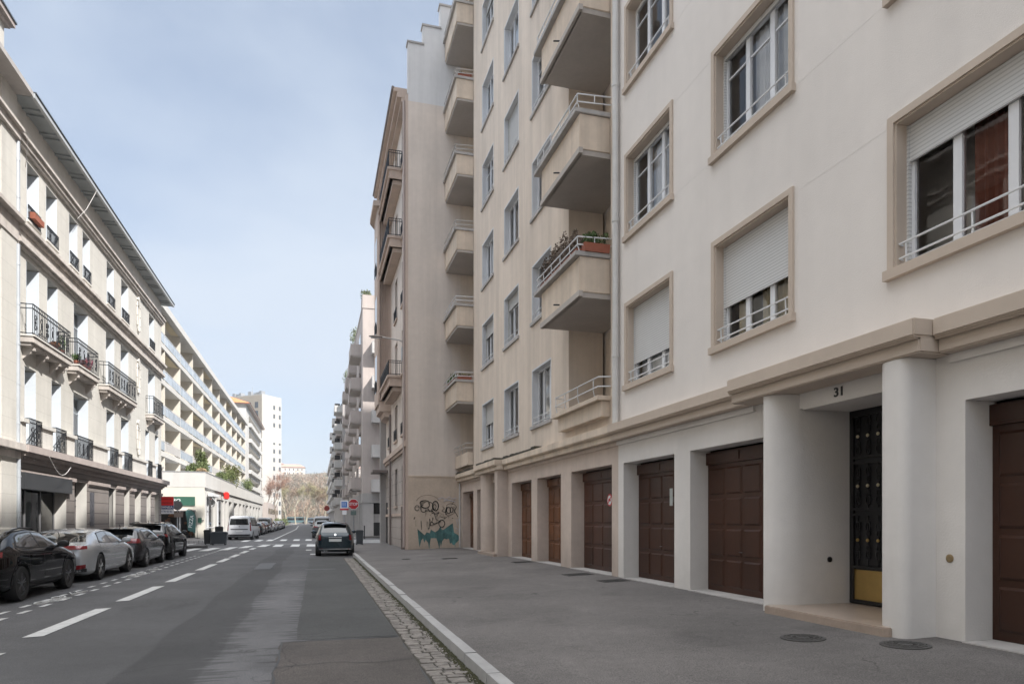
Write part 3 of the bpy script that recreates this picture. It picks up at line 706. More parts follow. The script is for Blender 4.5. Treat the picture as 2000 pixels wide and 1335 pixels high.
for i, (a, b_) in enumerate(GO):
    gd = garage_door(bA, F1, a+.002, b_-.002, .296, 2.78, .42, [garage2, garage, garage][i])
    MB().box(a+.003, b_-.003, -.42, .05, .24, .293, F1).build('threshold', conc, bA)
    if i == 2: MB().box(b_-1.55, b_-1.43, -.36, -.345, 1.85, 2.2, F1).build('notice', mat('paper_notice', (.45,.48,.46), .7), gd)
# white pipe between the two buildings
pipe(bA, F1, 14.06, .10, 3.72, TOP, .07, downpipe, 7)

# ---- beige block
bB = thing('apartment_building', (9, 22, 0), 'beige rendered apartment block with two columns of solid balconies and wooden garage doors', 'building')
ye = 31.58
cols = [(25.28, 27.29), (21.90, 23.90), (18.60, 20.60)]
holes = []; 
for k in range(6):
    for a, b_ in cols: holes.append((a+.08, b_-.08, 4.39+ST*k+.1, 4.39+ST*k+1.88, .25))
holes.append((14.53, 17.26, 3.95, TOP-.3, 1.0)); holes.append((28.8, ye, 3.95, TOP-.3, .95))
w = MB().wall(F1, 14.121, ye, 3.6, TOP, holes); w.box(6.56, 18, 14.11, ye, TOP-.2, TOP); w.box(6.35, 6.7, 14.12, ye, TOP, TOP+.25)
w.box(7.62, 17.9, 14.2, ye-.02, 3.7, TOP-.25); w.build('wall', beige, bB, recalc=False)
MB().box(8.6, 18, 14.12, 24, TOP+.01, 28.2).box(8.6, 13, 24.01, 31.3, TOP+.01, 31.0).build('attic', beige, bB)  # unseen roof blocks, added so the stepped parapet next door stays in shade
GB = [(14.47, 17.07), (17.87, 19.98), (20.57, 22.82), (26.68, 28.12), (28.84, 31.09)]
gh = [(a, b_, .1, 2.84, .42) for a, b_ in GB] + [(23.95, 25.55, .1, 3.0, .9)]
MB().wall(F1, 14.121, ye, 0, 3.6, gh).build('ground_floor_wall', beige_low, bB, recalc=False)
MB().box(7.47, 17.8, 14.15, ye-.03, 0, 3.68).build('inner_wall', interior, bB)
for i, (a, b_) in enumerate(GB):
    gd = garage_door(bB, F1, a+.002, b_-.002, .296, 2.80, .42, [woodg2, woodg, woodg, woodg2, woodg][i], 4, 4)
    MB().box(a+.003, b_-.003, -.42, .04, .24, .293, F1).build('threshold', conc, bB)
    if i == 0:
        dd = MB(); f = F1; c = (15.35, 2.05)
        ring = [(c[0]+.15*math.cos(x*.2618), c[1]+.15*math.sin(x*.2618)) for x in range(24)]
        dd.fprism(ring, -.345, -.34, f); ds = dd.build('no_parking_disc', sign_red, gd)
        MB().fprism([(c[0]+.115*math.cos(x*.2618), c[1]+.115*math.sin(x*.2618)) for x in range(24)], -.339, -.336, f).build('disc_face', sign_white, ds)
        q = MB(); q.fprism([(c[0]-.11, c[1]+.07), (c[0]-.085, c[1]+.095), (c[0]+.11, c[1]-.07), (c[0]+.085, c[1]-.095)], -.335, -.333, f)
        q.fprism([(c[0]-.07, c[1]-.03), (c[0]+.07, c[1]-.03), (c[0]+.07, c[1]+.005), (c[0]+.035, c[1]+.04), (c[0]-.035, c[1]+.04), (c[0]-.07, c[1]+.005)], -.335, -.3345, f); q.build('disc_bar', sign_red, ds)
cornice(bB, 14.121, 23.2, 6.27, beige_bal, -.02); cornice(bB, 23.202, 26.6, 6.0, beige_bal, .24); cornice(bB, 26.602, ye, 6.27, beige_bal, -.02)
b = MB(); rnd = random.Random(8); s = 19.5
while s < 31.3:
    n = rnd.uniform(.25, .8); b.box(s, s+n, .02, .25+(.24 if 23.2 < s and s+n < 26.6 else 0), 3.692, 3.715+rnd.uniform(.03, .07), F1); s += n+rnd.uniform(0, .03)
b.build('mossy_coping', moss, bB)
pier([(6.56, 25.95), (6.18, 25.95), (6.18, 25.85)]+arc(6.62, 25.86, .44, .38, 182, 268, 10)+[(7.42, 25.48), (7.42, 25.95)], .2, 3.325, beige_low, root=bB)
pier([(7.42, 24.0), (6.58, 24.0)]+arc(6.50, 23.7, .33, .31, 88, 178, 10)+[(6.17, 23.35), (6.60, 23.35), (7.42, 23.35)], .2, 3.325, beige_low, root=bB)
MB().box(24.0, 25.48, -.89, .002, 3.0, 3.2, F1).build('entrance_lintel', beige_low, bB)
MB().box(6.05, 7.45, 23.4, 25.9, .15, .36).build('entrance_step', stepstone, bB, bevel=.01)
MB().box(24.0, 25.5, -.88, -.83, .36, 3.0, F1).build('entrance_door', blackdoor, bB)
k0 = 0
for k in range(6):
    for ci, (a, b_) in enumerate(cols):
        z0 = 4.39+ST*k; s = MB()
        for (x0, x1, y0, y1) in ((a+.08, a+.13, z0+.1, z0+1.88), (b_-.13, b_-.08, z0+.1, z0+1.88), (a+.13, b_-.13, z0+1.83, z0+1.88)): s.box(x0, x1, -.245, .004, y0, y1, F1)
        su = s.build('window_surround', mat('white_reveal', (.60,.61,.63), .85, .05, 2), bB)
        MB().box(a+.02, b_-.02, -.1, .06, z0, z0+.098, F1).build('sill', conc, su)
        sh = {(0, 0): .45, (1, 0): .3, (1, 1): .22, (3, 1): .97, (2, 1): 0, (5, 0): .2}.get((k, ci), 0)
        rnd = random.Random(k*7+ci)
        window(bB, F1, a+.13, b_-.13, z0+.12, z0+1.83, .2, n=3, cur=(curtain_w, [(0, rnd.choice((1, .66, .5, .9)))]), shut=sh, bars=1 if k % 2 else 0, seed=k*5+ci, sm=shut_grey)
        if ci < 3 and k in (0, 1, 3, 5): rail2(bB, F1, a+.12, b_-.12, z0+.1, -.03, rail_white, h=(.1, .26), posts=3)
# large balconies in the near recess
for k in range(1, 6):
    zb = 6.66+ST*(k-1); b = MB()
    b.box(14.56, 17.3, 0, .76, zb+.12, zb+.93, F1)
    bo = b.build('balcony', beige_bal, bB, bevel=.012)
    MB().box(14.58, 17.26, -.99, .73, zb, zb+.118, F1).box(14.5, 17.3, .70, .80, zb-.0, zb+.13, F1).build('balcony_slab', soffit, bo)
    MB().box(14.52, 17.62, 0, .88, zb+.932, zb+1.04, F1).build('coping', conc, bo, bevel=.01)
    r = MB()
    for h in (.16, .34): r.tube([F1.p(14.5, -.02, zb+1.04+h), F1.p(14.58, .80, zb+1.04+h), F1.p(17.55, .80, zb+1.04+h), F1.p(17.6, .0, zb+1.04+h)], .017, 6)
    for s in (14.6, 15.1, 15.75, 16.4, 17.0, 17.5): r.tube([F1.p(s, .74, zb+1.03), F1.p(s, .80, zb+1.20), F1.p(s, .80, zb+1.38)], .013, 5)
    r.tube([F1.p(14.54, .4, zb+1.2), F1.p(14.54, .4, zb+1.38)], .013, 5)
    r.build('railing', rail_white, bo)
    MB().tube([F1.p(15.9, .74, zb+.22), F1.p(15.95, .90, zb+.22)], .02, 6).build('drain_spout', rail_black, bo)
for k in range(0, 6):
    zf = 3.95+ST*k if k else 3.95
    window(bB, F1.off(-.98), 14.75, 16.15, zf+.15, zf+2.45, -.0, n=2, cur=(curtain_w, [(0, .6)]), shut=1.0 if k == 0 else (.1 if k % 2 else .3), seed=k, sm=shut_grey, fw=.07, name='balcony_door')
    s = MB(); 
    for q in ((14.65, 14.74, zf+.1, zf+2.55), (16.16, 16.25, zf+.1, zf+2.55), (14.74, 16.16, zf+2.46, zf+2.55)): s.box(q[0], q[1], -.97, -.93, q[2], q[3], F1)
    s.build('door_surround', beige_bal, bB)
b = MB().box(14.56, 17.5, 0, .22, 3.95, 4.32, F1).box(14.5, 17.7, 0, .34, 4.32, 4.43, F1); bo = b.build('parapet', beige_bal, bB, bevel=.01)
r = MB()
for h in (.22, .44): r.tube([F1.p(14.52, .0, 4.43+h), F1.p(14.62, .28, 4.43+h), F1.p(17.55, .28, 4.43+h), F1.p(17.65, .0, 4.43+h)], .017, 6)
for s in (14.9, 15.9, 16.8, 17.5): r.tube([F1.p(s, .24, 4.42), F1.p(s, .28, 4.6), F1.p(s, .28, 4.88)], .013, 5)
r.build('railing', rail_white, bo)
# small balconies in the far recess
for k in range(1, 7):
    zb = 6.58+ST*(k-1)
    bo = MB().box(28.85, ye-.01, 0, .74, zb+.1, zb+.93, F1).build('balcony', beige_bal, bB, bevel=.01)
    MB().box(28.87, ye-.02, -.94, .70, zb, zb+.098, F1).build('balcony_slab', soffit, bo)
    MB().box(28.80, ye-.005, 0, .84, zb+.932, zb+1.03, F1).build('coping', conc, bo)
    r = MB()
    for h in (.15, .32): r.tube([F1.p(28.8, -.02, zb+1.03+h), F1.p(28.88, .78, zb+1.03+h), F1.p(ye-.02, .78, zb+1.03+h)], .016, 6)
    for s in (28.95, 29.6, 30.3, 31.0): r.tube([F1.p(s, .74, zb+1.02), F1.p(s, .78, zb+1.35)], .012, 5)
    r.build('railing', rail_pale if k > 2 else rail_white, bo)
bo = MB().box(28.9, ye-.01, 0, .25, 3.95, 4.5, F1).build('parapet', beige_bal, bB)
r = MB()
for h in (.2, .4): r.tube([F1.p(28.9, .0, 4.5+h), F1.p(29.0, .3, 4.5+h), F1.p(ye-.05, .3, 4.5+h)], .016, 6)
for s in (29.2, 30.0, 30.8): r.tube([F1.p(s, .22, 4.5), F1.p(s, .3, 4.9)], .012, 5)
r.build('railing', rail_pale, bo)
for k in range(6):
    zf = 3.95+ST*k; window(bB, F1.off(-.93), 29.0, 30.0, zf+.1, zf+2.4, 0, n=2, cur=(curtain_w, [(0, 1)]), seed=k, name='balcony_door', shut=.35 if k in (0, 3) else 0, sm=shut_grey)
pipe(bB, F1, 31.45, .06, .2, 3.3, .045, rail_pale, 2)
# plants on the balconies
G = 'plants on the balconies of the beige block'
for i, (s, lab) in enumerate([(14.75+.25, 'terracotta trough at the near end of the planted large balcony')]): pass
def trough(s, d, z, w, lab, m, seed, h=.3, n=260, along=True):
    p = F1.p(s, d, z); return planter(tuple(p), w, lab, m, seed, h, (0, 1) if along else (1, 0), n, group=G)
zb1 = 6.66+1.04
trough(15.35, .62, zb1, .9, 'terracotta trough of dry stems, nearest along the planted large balcony rail', dry_leaf, 1, .5, 900)
trough(16.35, .62, zb1, .9, 'terracotta trough of tall dry stems, middle of the planted large balcony rail', dry_leaf, 2, .7, 1300)
trough(17.2, .62, zb1, .7, 'terracotta trough of bushy dry stems, far end of the planted large balcony rail', dry_leaf, 3, .65, 1200)
t = trough(14.58, .35, zb1, .6, 'terracotta trough of green shrub on the short side of the planted large balcony', green_leaf, 4, .25, 200, along=False)
t = thing('potted_shrub', tuple(F1.p(15.0, .3, zb1-.35)), 'bushy green potted shrub at the corner of the planted large balcony', 'potted plant', G)
MB().lathe([(.13, 0), (.17, .3), (.18, .3)], t.location, 'z', 14).build('pot', terra_pot, t); lv = MB(); leaves(lv, Vector(t.location)+Vector((0, 0, .68)), (.26, .26, .36), 800, .04, 5); lv.build('foliage', green_leaf, t, recalc=False)
trough(31.0, .6, 6.58+1.03, .8, 'trough with a leafy green bush on the lowest small balcony, far end', green_leaf, 6, .4, 500)
trough(30.0, .6, 6.58+1.03, .9, 'trough of low greenery on the lowest small balcony, middle', green_leaf, 7, .22, 350)
trough(29.0, .35, 6.58+1.03, .55, 'red-brown trough on the short side of the lowest small balcony', olive_leaf, 8, .12, 120, along=False)
trough(29.0, .35, 6.58+1.03+ST*4, .55, 'terracotta trough on the short side of the highest fully visible small balcony', olive_leaf, 9, .06, 40, along=False)

# ------------------------------------------------------------------ gable building with graffiti
bC = thing('apartment_building', (8, 37, 0), 'rosy rendered corner building with stepped gable, graffiti and iron-railed balconies', 'building')
XC = 4.09; F2 = FR(XC); y0, y1 = 31.6, 41.8
wins2 = []
for (a, b_) in ((32.8, 34.0), (35.9, 37.1), (39.3, 40.3)):
    wins2.append((a, b_, 2.3, 4.25)); wins2.append((a, b_, 5.75, 7.6))
    for k in range(4): wins2.append((a, b_, 8.75+3.35*k, 10.9+3.35*k))
holes = [(a, b_, c, d, .28) for a, b_, c, d in wins2]
MB().wall(F2, y0, y1, 5.0, 21.3, [h for h in holes if h[2] > 5]).build('wall', mauve if 0 else pink_wall, bC, recalc=False)
MB().wall(F2, y0, y1, 0, 5.0, [h for h in holes if h[2] < 5]).build('ground_floor_wall', pinkstone, bC, recalc=False)
fg = FC(y0)
MB().wall(fg, XC, 7.6, 3.6, 20.9).build('gable_wall', pink_wall, bC, recalc=False)
MB().wall(fg, XC, 7.6, 0, 3.58).box(XC, 6.3, -.0, .02, 3.56, 3.62, fg).build('gable_base', yellow_base, bC, recalc=False)
MB().fprism([(XC, 20.9), (9, 20.9), (9, 25.6), (5.59, 25.6), (5.59, 24.5), (4.78, 24.5), (4.78, 23.6), (XC, 23.6)], -.4, -.002, fg).build('stepped_parapet', grey_render, bC)
MB().box(XC-.05, 4.83, -.45, .04, 23.6, 23.68, fg).box(4.73, 5.64, -.45, .04, 24.5, 24.58, fg).box(5.54, 9, -.45, .04, 25.6, 25.68, fg).build('parapet_coping', conc, bC)
MB().box(XC+.9, 15, y0+.1, y1-.05, 0, 21.2).box(XC+.01, 15, y0+.02, y1, 21.2, 21.5).box(14.9, 15, y0, y1, 0, 21.2).build('inner_wall', interior, bC)
MB().wall(FC(y1), XC, 15, 0, 21.3).build('side_wall', pink_wall, bC, recalc=False)
# strip pilaster at the gable corner, ledges, eaves
MB().box(y0-.01, y0+.45, 0, .10, .1, 21.2, F2).build('corner_pilaster', pink_trim, bC)
MB().fprism([(y0, 4.95), (y1, 4.95), (y1, 5.2), (y0, 5.2)], 0, .18, F2).box(y0+.45, y1, 0, .10, 4.8, 4.95, F2).box(y0+.45, y1, 0, .06, 1.75, 1.9, F2).build('ledge', pink_trim, bC, bevel=.01)
MB().box(y0+.5, 43.2, -.3, .62, 21.55, 21.75, F2).box(y0+.5, 43.2, -.3, .45, 21.3, 21.55, F2).box(y0+.5, 43.2, -.3, .25, 21.1, 21.3, F2).build('eaves', pink_trim, bC, bevel=.015)
MB().tube([F2.p(y0+.5, .64, 21.72), F2.p(43.2, .64, 21.72)], .07, 8).build('gutter', brownpipe, bC)
for i, (a, b_, c, d) in enumerate(wins2):
    window(bC, F2, a+.01, b_-.01, c+.02, d-.02, .24, n=2, fm=mat('dark_red_shutter', (.06,.03,.028), .6), cur=None, seed=i, name='window', bars=1)
    MB().box(a-.08, b_+.08, 0, .08, c-.1, c, F2).build('sill', pink_trim, bC)
    if c > 5.5 and not 8 < c < 9: iron_rail(bC, F2, [(a, .06), (b_, .06)], c, .55, rail_black, .12, 'window_guard', orn=False)
def bal2(s0, s1, z, dep, hr, rail):
    b = MB().fprism([(s0, z), (s1, z), (s1, z+.5), (s0, z+.5)], 0, dep-.12, F2).box(s0-.06, s1+.06, 0, dep, z+.42, z+.55, F2).box(s0+.12, s1-.12, 0, dep-.28, z-.22, z, F2).box(s0-.03, s1+.03, 0, dep-.06, z-.0, z+.1, F2)
    bo = b.build('balcony', pink_trim, bC, bevel=.012)
    if rail: iron_rail(bo, F2, [(s0, .02), (s0, dep-.08), (s1, dep-.08), (s1, .02)], z+.55, hr, rail_black, .10, orn=False)
    else: MB().box(s0, s1, dep-.2, dep-.06, z+.55, z+.9, F2).build('parapet', pink_trim, bo)
bal2(34.0, 38.4, 8.16, .72, .72, True)
bal2(33.9, 39.0, 15.0, .72, .85, True); bal2(33.9, 39.0, 18.35, .72, .85, True)
# oriel at the corner
ob = MB().prism([(XC+.01, 38.95), (3.35, 39.15), (3.35, 41.3), (3.9, 42.6), (6.0, 42.6), (6.0, 41.85), (XC+.01, 41.85)], 8.1, 19.2)
oo = ob.build('oriel', pink_trim, bC)
MB().prism([(XC+.01, 38.9), (3.45, 39.1), (3.45, 41.2), (3.95, 42.4), (XC+.01, 42.4)], 7.7, 8.098).prism([(XC+.01, 38.95), (3.7, 39.1), (3.7, 41.1), (XC+.01, 42)], 7.4, 7.7).build('oriel_base', pink_trim, oo)
MB().prism([(XC+.01, 38.7), (3.1, 38.95), (3.1, 41.5), (3.7, 42.9), (6.2, 42.9), (6.2, 38.7)], 19.2, 19.5).build('oriel_roof', pink_trim, oo)
b = MB()
for i in range(6): b.box(3.42+i*.1, 3.45+i*.1, 38.95, 39.14, 8.3, 19)
b.build('fluting', pink_trim, oo)
for k in range(3):
    z = 8.9+3.35*k; MB().box(39.6, 40.7, 0, .008, z, z+2.1, FR(3.35)).build('window', CARGL, oo); iron_rail(oo, FR(3.35), [(39.6, .05), (40.7, .05)], z, .6, rail_black, .12, 'window_guard', orn=False)
MB().box(3.2, 4.4, 40.6, 42.4, 4.35, 4.5).build('door_canopy', brownpipe, bC)
MB().box(40.9, 41.7, 0, .03, .2, 2.6, F2).build('side_door', interior, bC)
MB().box(3.75, 4.1, 41.9, 42.3, .1, 8.1).build('porch_pillar', conc, bC)
pipe(bC, F2, 31.85, .16, .3, 21, .065, mat('rosy_pipe', (.40,.33,.30), .6), 6); pipe(bC, F2, 36.9+1.4, .12, .2, 7.4, .06, brownpipe, 3)
pipe(bC, F2, 32.25, .15, .15, 2.2, .11, brownpipe, 2)
# graffiti
def stroke(pts, r=.011, m=None):
    r *= 1.35
    gb.tube([fg.p(a, .004, z) for a, z in pts], r, 4)
gb = MB()
def ell(cx, cz, rx, rz, a0=0, a1=360, r=.013):
    n = max(8, int(abs(a1-a0)/20)); stroke([(cx+rx*math.cos(R(a0+(a1-a0)*i/n)), cz+rz*math.sin(R(a0+(a1-a0)*i/n))) for i in range(n+1)], r)
ell(4.50, 2.12, .10, .12); ell(4.86, 2.35, .22, .12, 0, 200, .02); ell(4.88, 2.26, .2, .14, 170, 400, .018); ell(4.8, 2.1, .13, .17, 90, 330, .014)
ell(5.36, 2.22, .14, .22, 0, 360, .022); ell(5.32, 2.18, .07, .12); ell(5.35, 1.92, .17, .06, 180, 380); ell(5.1, 2.2, .14, .2, 300, 450)
stroke([(5.0, 2.1), (5.1, 1.95), (5.2, 2.0), (5.3, 1.9)], .016); stroke([(5.3, 1.9), (5.38, 1.6), (5.55, 1.5)], .012)
ell(5.66, 1.40, .14, .17, 0, 360, .018); stroke([(5.62, 1.5), (5.3, 1.38), (5.12, 1.3), (5.15, 1.48), (5.3, 1.4)], .018); stroke([(5.12, 1.3), (5.08, 1.62), (5.22, 1.45), (5.24, 1.68)], .02)
ell(5.0, 2.35, .55, .38, 20, 165, .006)
stroke([(4.68, 1.52), (4.71, 1.12)], .009); stroke([(5.0, 1.5), (5.02, 1.1), (5.04, 1.2)], .009); stroke([(5.08, 1.42), (5.07, 1.15)], .011); stroke([(4.4, 1.7), (4.36, 1.6)], .02)
ell(5.98, 2.02, .09, .15, 0, 360, .016); ell(6.12, 2.04, .07, .12, 0, 360, .016); stroke([(5.84, 1.8), (5.9, 2.2), (5.82, 1.95), (5.92, 1.78)], .014); stroke([(6.24, 2.2), (6.22, 1.85), (6.36, 2.2), (6.26, 2.0), (6.42, 1.72)], .014)
stroke([(5.7, 2.2), (5.78, 2.1), (5.66, 2.0), (5.8, 1.92)], .012); ell(6.1, 2.12, .26, .22, 20, 150, .008); stroke([(5.75, 1.6), (5.9, 1.72), (6.2, 1.86)], .009); stroke([(5.6, 1.72), (5.78, 1.66), (5.82, 1.74)], .011)
stroke([(6.15, 1.65), (6.19, 1.65)], .016)
rnd = random.Random(12)
for k in range(7):
    cx, cz = rnd.uniform(4.4, 6.2), rnd.uniform(1.4, 2.4); stroke([(cx+rnd.gauss(0, .12), cz+rnd.gauss(0, .12)) for _ in range(6)], .006)
for k in range(9): cx, cz = rnd.uniform(4.4, 6.3), rnd.uniform(1.3, 2.1); stroke([(cx, cz), (cx+.004, cz-rnd.uniform(.1, .35))], .004)
gb.build('graffiti_tag', graf_black, bC)
gb = MB(); gb.fprism([(4.52, 1.15), (4.68, 1.02), (4.86, .86), (4.95, 1.0), (5.1, .95), (5.15, 1.12), (5.35, 1.0), (5.5, 1.1), (5.6, 1.3), (5.66, 1.1), (5.75, 1.12), (6.18, 1.42), (6.24, .98), (6.44, .86), (6.50, .78), (6.47, .62), (6.30, .45), (6.31, .2), (6.26, .42), (6.2, .38), (6.12, .5), (6.05, .45), (6.0, .7), (5.88, .66), (5.78, .7), (5.68, .58), (5.62, .3), (5.58, .55), (5.55, .18), (5.48, .5), (5.4, .72), (5.15, .72), (5.1, .5), (5.07, .15), (5.02, .5), (4.9, .66), (4.84, .5), (4.78, .72), (4.7, .62), (4.62, .3), (4.58, .55)], .001, .004, fg)
gb.build('graffiti_block', graf_teal, bC)
gb = MB(); 
for pts in ([(5.5, 2.55), (5.7, 2.62), (5.85, 2.52), (6.0, 2.64), (6.2, 2.55), (6.35, 2.6)], [(5.75, 2.45), (6.0, 2.5), (6.3, 2.42)], [(6.35, 1.6), (6.4, 1.3), (6.45, 1.62), (6.5, 1.35), (6.55, 1.6)], [(6.3, 1.2), (6.5, 1.1), (6.35, 1.0)]): stroke(pts, .016)
gb.build('graffiti_scrawl', graf_pale, bC)
t = thing('street_lamp', (XC, 32.5, 9.4), 'wall-mounted street lamp with long arm on the rosy corner building', 'street lamp')
MB().box(3.9, 4.09, 32.35, 32.65, 9.1, 9.75).build('junction_box', steel_grey, t, bevel=.01)
MB().tube([(4.0, 32.5, 9.75), (3.98, 32.5, 9.98), (3.8, 32.5, 10.06), (3.0, 32.5, 10.14)], .035, 8).build('arm', rail_pale, t, smooth=True)
b = MB().lathe([(.02, 0), (.07, .05), (.10, .2), (.10, .45), (.05, .62), (.01, .64)], (0, 0, 0), 'x', 14); b.v = [Vector((3.02-v.x, 32.5+v.y*1.2, 10.15+v.z*.62)) for v in b.v]; b.build('lamp_head', mat('lamp_housing', (.30,.26,.235), .5, .05, 5), t, smooth=True)
b = MB().box(2.48, 2.9, 32.42, 32.58, 10.075, 10.09); b.build('lens', lampg, t)

# ------------------------------------------------------------------ left side: old house with balconies
F3 = FL(-9.2)
bD = thing('apartment_building', (-12, 36, 0), 'sunlit limestone house with french windows, black iron balconies and deep zinc eaves', 'building')
r3 = [(26.15, 27.22), (27.82, 28.93), (30.18, 31.18), (31.77, 32.75), (35.13, 36.34), (37.55, 38.92), (43.37, 44.72)]
r2 = [(26.1, 27.23), (27.93, 29.0), (30.71, 32.48), (35.01, 36.39), (37.46, 38.92), (43.16, 44.86)]
r1 = [(25.97, 26.95), (28.35, 29.34), (30.66, 32.54), (35.09, 36.39), (37.52, 38.95), (42.48, 43.42), (44.86, 45.83)]
LY0, LY1 = 25.15, 46.6
rows = [(r1, 4.02, 6.63), (r2, 7.55, 10.15), (r3, 11.5, 13.43)]
H = [(a, b_, z0, z1, .38) for rr, z0, z1 in rows for a, b_ in rr]
MB().wall(F3, LY0, LY1, 3.97, 13.75, H).build('wall', lime, bD, recalc=False)
MB().box(LY0, LY1, -.02, .0, 13.75, 15.1, F3).build('frieze', lime_plain, bD)
MB().box(-22, -9.21, LY1-.02, LY1, 0, 15.1).box(-22, -9.95, LY0+.02, LY1-.03, 3.5, 15.0).build('inner_wall', lime_plain, bD)
GH = [(25.7, 29.9, .1, 3.1, .45), (30.8, 32.34, .1, 3.1, .45), (35.45, 36.6, 1.2, 3.05, .35), (38.1, 39.12, 1.2, 3.1, .5), (40.18, 41.46, 1.2, 3.1, .5), (42.8, 43.8, 1.2, 3.1, .5), (44.8, 45.9, 1.2, 3.1, .5)]
MB().wall(F3, LY0, LY1, 0, 3.45, GH).build('ground_floor_wall', taupe_stone, bD, recalc=False)
MB().box(-22, -10.25, LY0+.05, LY1-.05, 0, 3.5).build('ground_floor_interior', interior, bD)
b = MB()      # pale smooth jambs facing the sun, capitals and base course
for a, b_, z0, z1, dp in GH: MB().box(b_-.03, b_-.001, -dp, -.01, z0, z1, F3).build('door_jamb', lime_plain, bD)
b = MB()
for a, c in ((30.0, 30.75), (32.4, 35.4), (36.65, 38.05), (39.15, 40.13), (41.5, 42.75), (43.85, 44.75), (45.95, 46.6)): b.box(a, c, 0, .10, 3.05, 3.2, F3); b.box(a+.03, c-.03, 0, .05, 2.98, 3.05, F3)
b.box(30.0, 30.75, 0, .08, .1, .9, F3).box(32.4, LY1, 0, .08, .1, 1.15, F3)
b.build('capital', taupe_plain, bD, bevel=.01)
b = MB(); b.box(LY0, LY1+.3, -.3, .42, 3.74, 3.97, F3).box(LY0, LY1+.2, -.3, .30, 3.62, 3.74, F3).box(LY0, LY1+.06, -.3, .08, 3.45, 3.62, F3)
y = LY0+.1
while y < LY1: b.box(y, y+.09, .08, .18, 3.53, 3.62, F3); y += .19
b.build('cornice', taupe_plain, bD)
b = MB(); b.box(LY0, LY1+.25, 0, .28, 11.0, 11.14, F3).box(LY0, LY1+.18, 0, .2, 10.9, 11.0, F3).box(LY0, LY1+.05, 0, .10, 10.55, 10.9, F3).box(LY0, LY1+.15, 0, .2, 10.42, 10.55, F3).box(LY0, LY1+.1, 0, .12, 10.34, 10.42, F3)
b.build('string_course', lime_dirty, bD, bevel=.01)
b = MB(); b.box(LY0, LY1+.2, 0, .24, 13.86, 13.97, F3).box(LY0, LY1+.15, 0, .16, 13.7, 13.86, F3).box(LY0, LY1+.08, 0, .1, 13.6, 13.7, F3); b.build('upper_cornice', lime_dirty, bD, bevel=.01)
# eaves, boarded soffit with paired brackets, zinc gutter, roof
b = MB(); b.box(LY0-.1, LY1+.6, -.5, .52, 14.98, 15.06, F3)
y = LY0+.6
while y < LY1: b.box(y, y+.1, 0, .5, 14.92, 14.978, F3); b.box(y+.35, y+.45, 0, .5, 14.92, 14.978, F3); y += 1.45
eo = b.build('soffit', soffit_wood, bD)
MB().box(LY0-.12, LY1+.66, .52, .62, 14.96, 15.10, F3).build('gutter', mat('pale_gutter', (.42,.44,.45), .5, .08, 3), bD)
MB().add([F3.p(LY0-.1, .64, 15.11), F3.p(LY1+.7, .64, 15.11), F3.p(LY1+.7, -4.5, 18.2), F3.p(LY0-.1, -4.5, 18.2), F3.p(LY1+.7, -9, 15.25), F3.p(LY0-.1, -9, 15.25)], [(0,1,2,3), (3,2,4,5), (0,3,5), (1,4,2)]).box(LY0-.1, LY1+.7, .50, .65, 15.115, 15.16, F3).build('roof', roof_zinc, bD)
b = MB(); b.box(30, 31.2, -3.4, -2.7, 15.5, 16.9, F3); b.build('chimney', lime_dirty, bD)
sil_m = mat('dark_window_joinery', (.30,.33,.36), .5)
for ri, (rr, z0, z1) in enumerate(rows):
    for i, (a, b_) in enumerate(rr):
        w = window(bD, F3, a+.01, b_-.01, z0+.06, z1-.01, .36, n=2, fm=mat('pale_window_joinery', (.55,.6,.64), .5), cur=(curtain_w, [(0, 1)]) if i % 3 else None, seed=i+ri, bars=1, fw=.06)
        s = MB(); s.box(b_-.05, b_-.012, -.35, -.01, z0+.08, z1-.04, F3); s.build('shutter', pale_shutter, w)
        s = MB(); s.box(a+.012, a+.05, -.35, -.01, z0+.08, z1-.04, F3); s.build('shutter', pale_shutter, w)
        if ri == 0: iron_rail(w, F3, [(a-.02, .0), (a-.02, .16), (b_+.02, .16), (b_+.02, 0)], 3.98, .92, rail_black, .1, 'window_guard')
        if ri == 2: iron_rail(w, F3, [(a, .04), (b_, .04)], 11.5, .5, rail_black, .1, 'window_guard')
        MB().box(a-.05, b_+.05, 0, .07, z0-.07, z0-.002, F3).build('sill', lime_plain, w) if ri == 2 else None
# parapet blocks between the first-floor windows
b = MB(); ed = [LY0+.25]+[v for a, c in r1 for v in (a, c)]+[LY1]
for i in range(0, len(ed), 2):
    if ed[i+1]-ed[i] > .3: MB().box(ed[i]+.1, ed[i+1]-.12, 0, .09, 3.975, 4.72, F3).box(ed[i]+.04, ed[i+1]-.06, 0, .17, 4.72, 4.86, F3).build('parapet_panel', lime_plain, bD, bevel=.01)
def balL(s0, s1, br, lab=None):
    z = 7.3; bo = MB().box(s0, s1, 0, .42, z, z+.2, F3).box(s0+.06, s1-.06, 0, .34, z-.1, z, F3).build('balcony', lime_dirty, bD, bevel=.015)
    MB().box(s0-.03, s1+.03, -.01, .46, z+.2, z+.255, F3).build('balcony_floor', lime_plain, bo)
    for s in br:
        k = MB(); k.fprism([(s-.07, z-.1), (s+.07, z-.1), (s+.07, z-.2), (s-.07, z-.2)], .0, .34, F3)
        P = [(0, -.1), (.27, -.2), (.24, -.3), (.14, -.34), (.08, -.42), (.0, -.5)]
        k.add([F3.p(s-.06, d, z+h) for d, h in P]+[F3.p(s+.06, d, z+h) for d, h in P], [tuple(range(6)), tuple(range(11, 5, -1))]+[(i, (i+1) % 6, 6+(i+1) % 6, 6+i) for i in range(6)])
        k.build('bracket', lime_dirty, bo)
    iron_rail(bo, F3, [(s0+.05, .0), (s0+.05, .38), (s1-.05, .38), (s1-.05, 0)], z+.255, 1.0, rail_black, .135)
    return bo
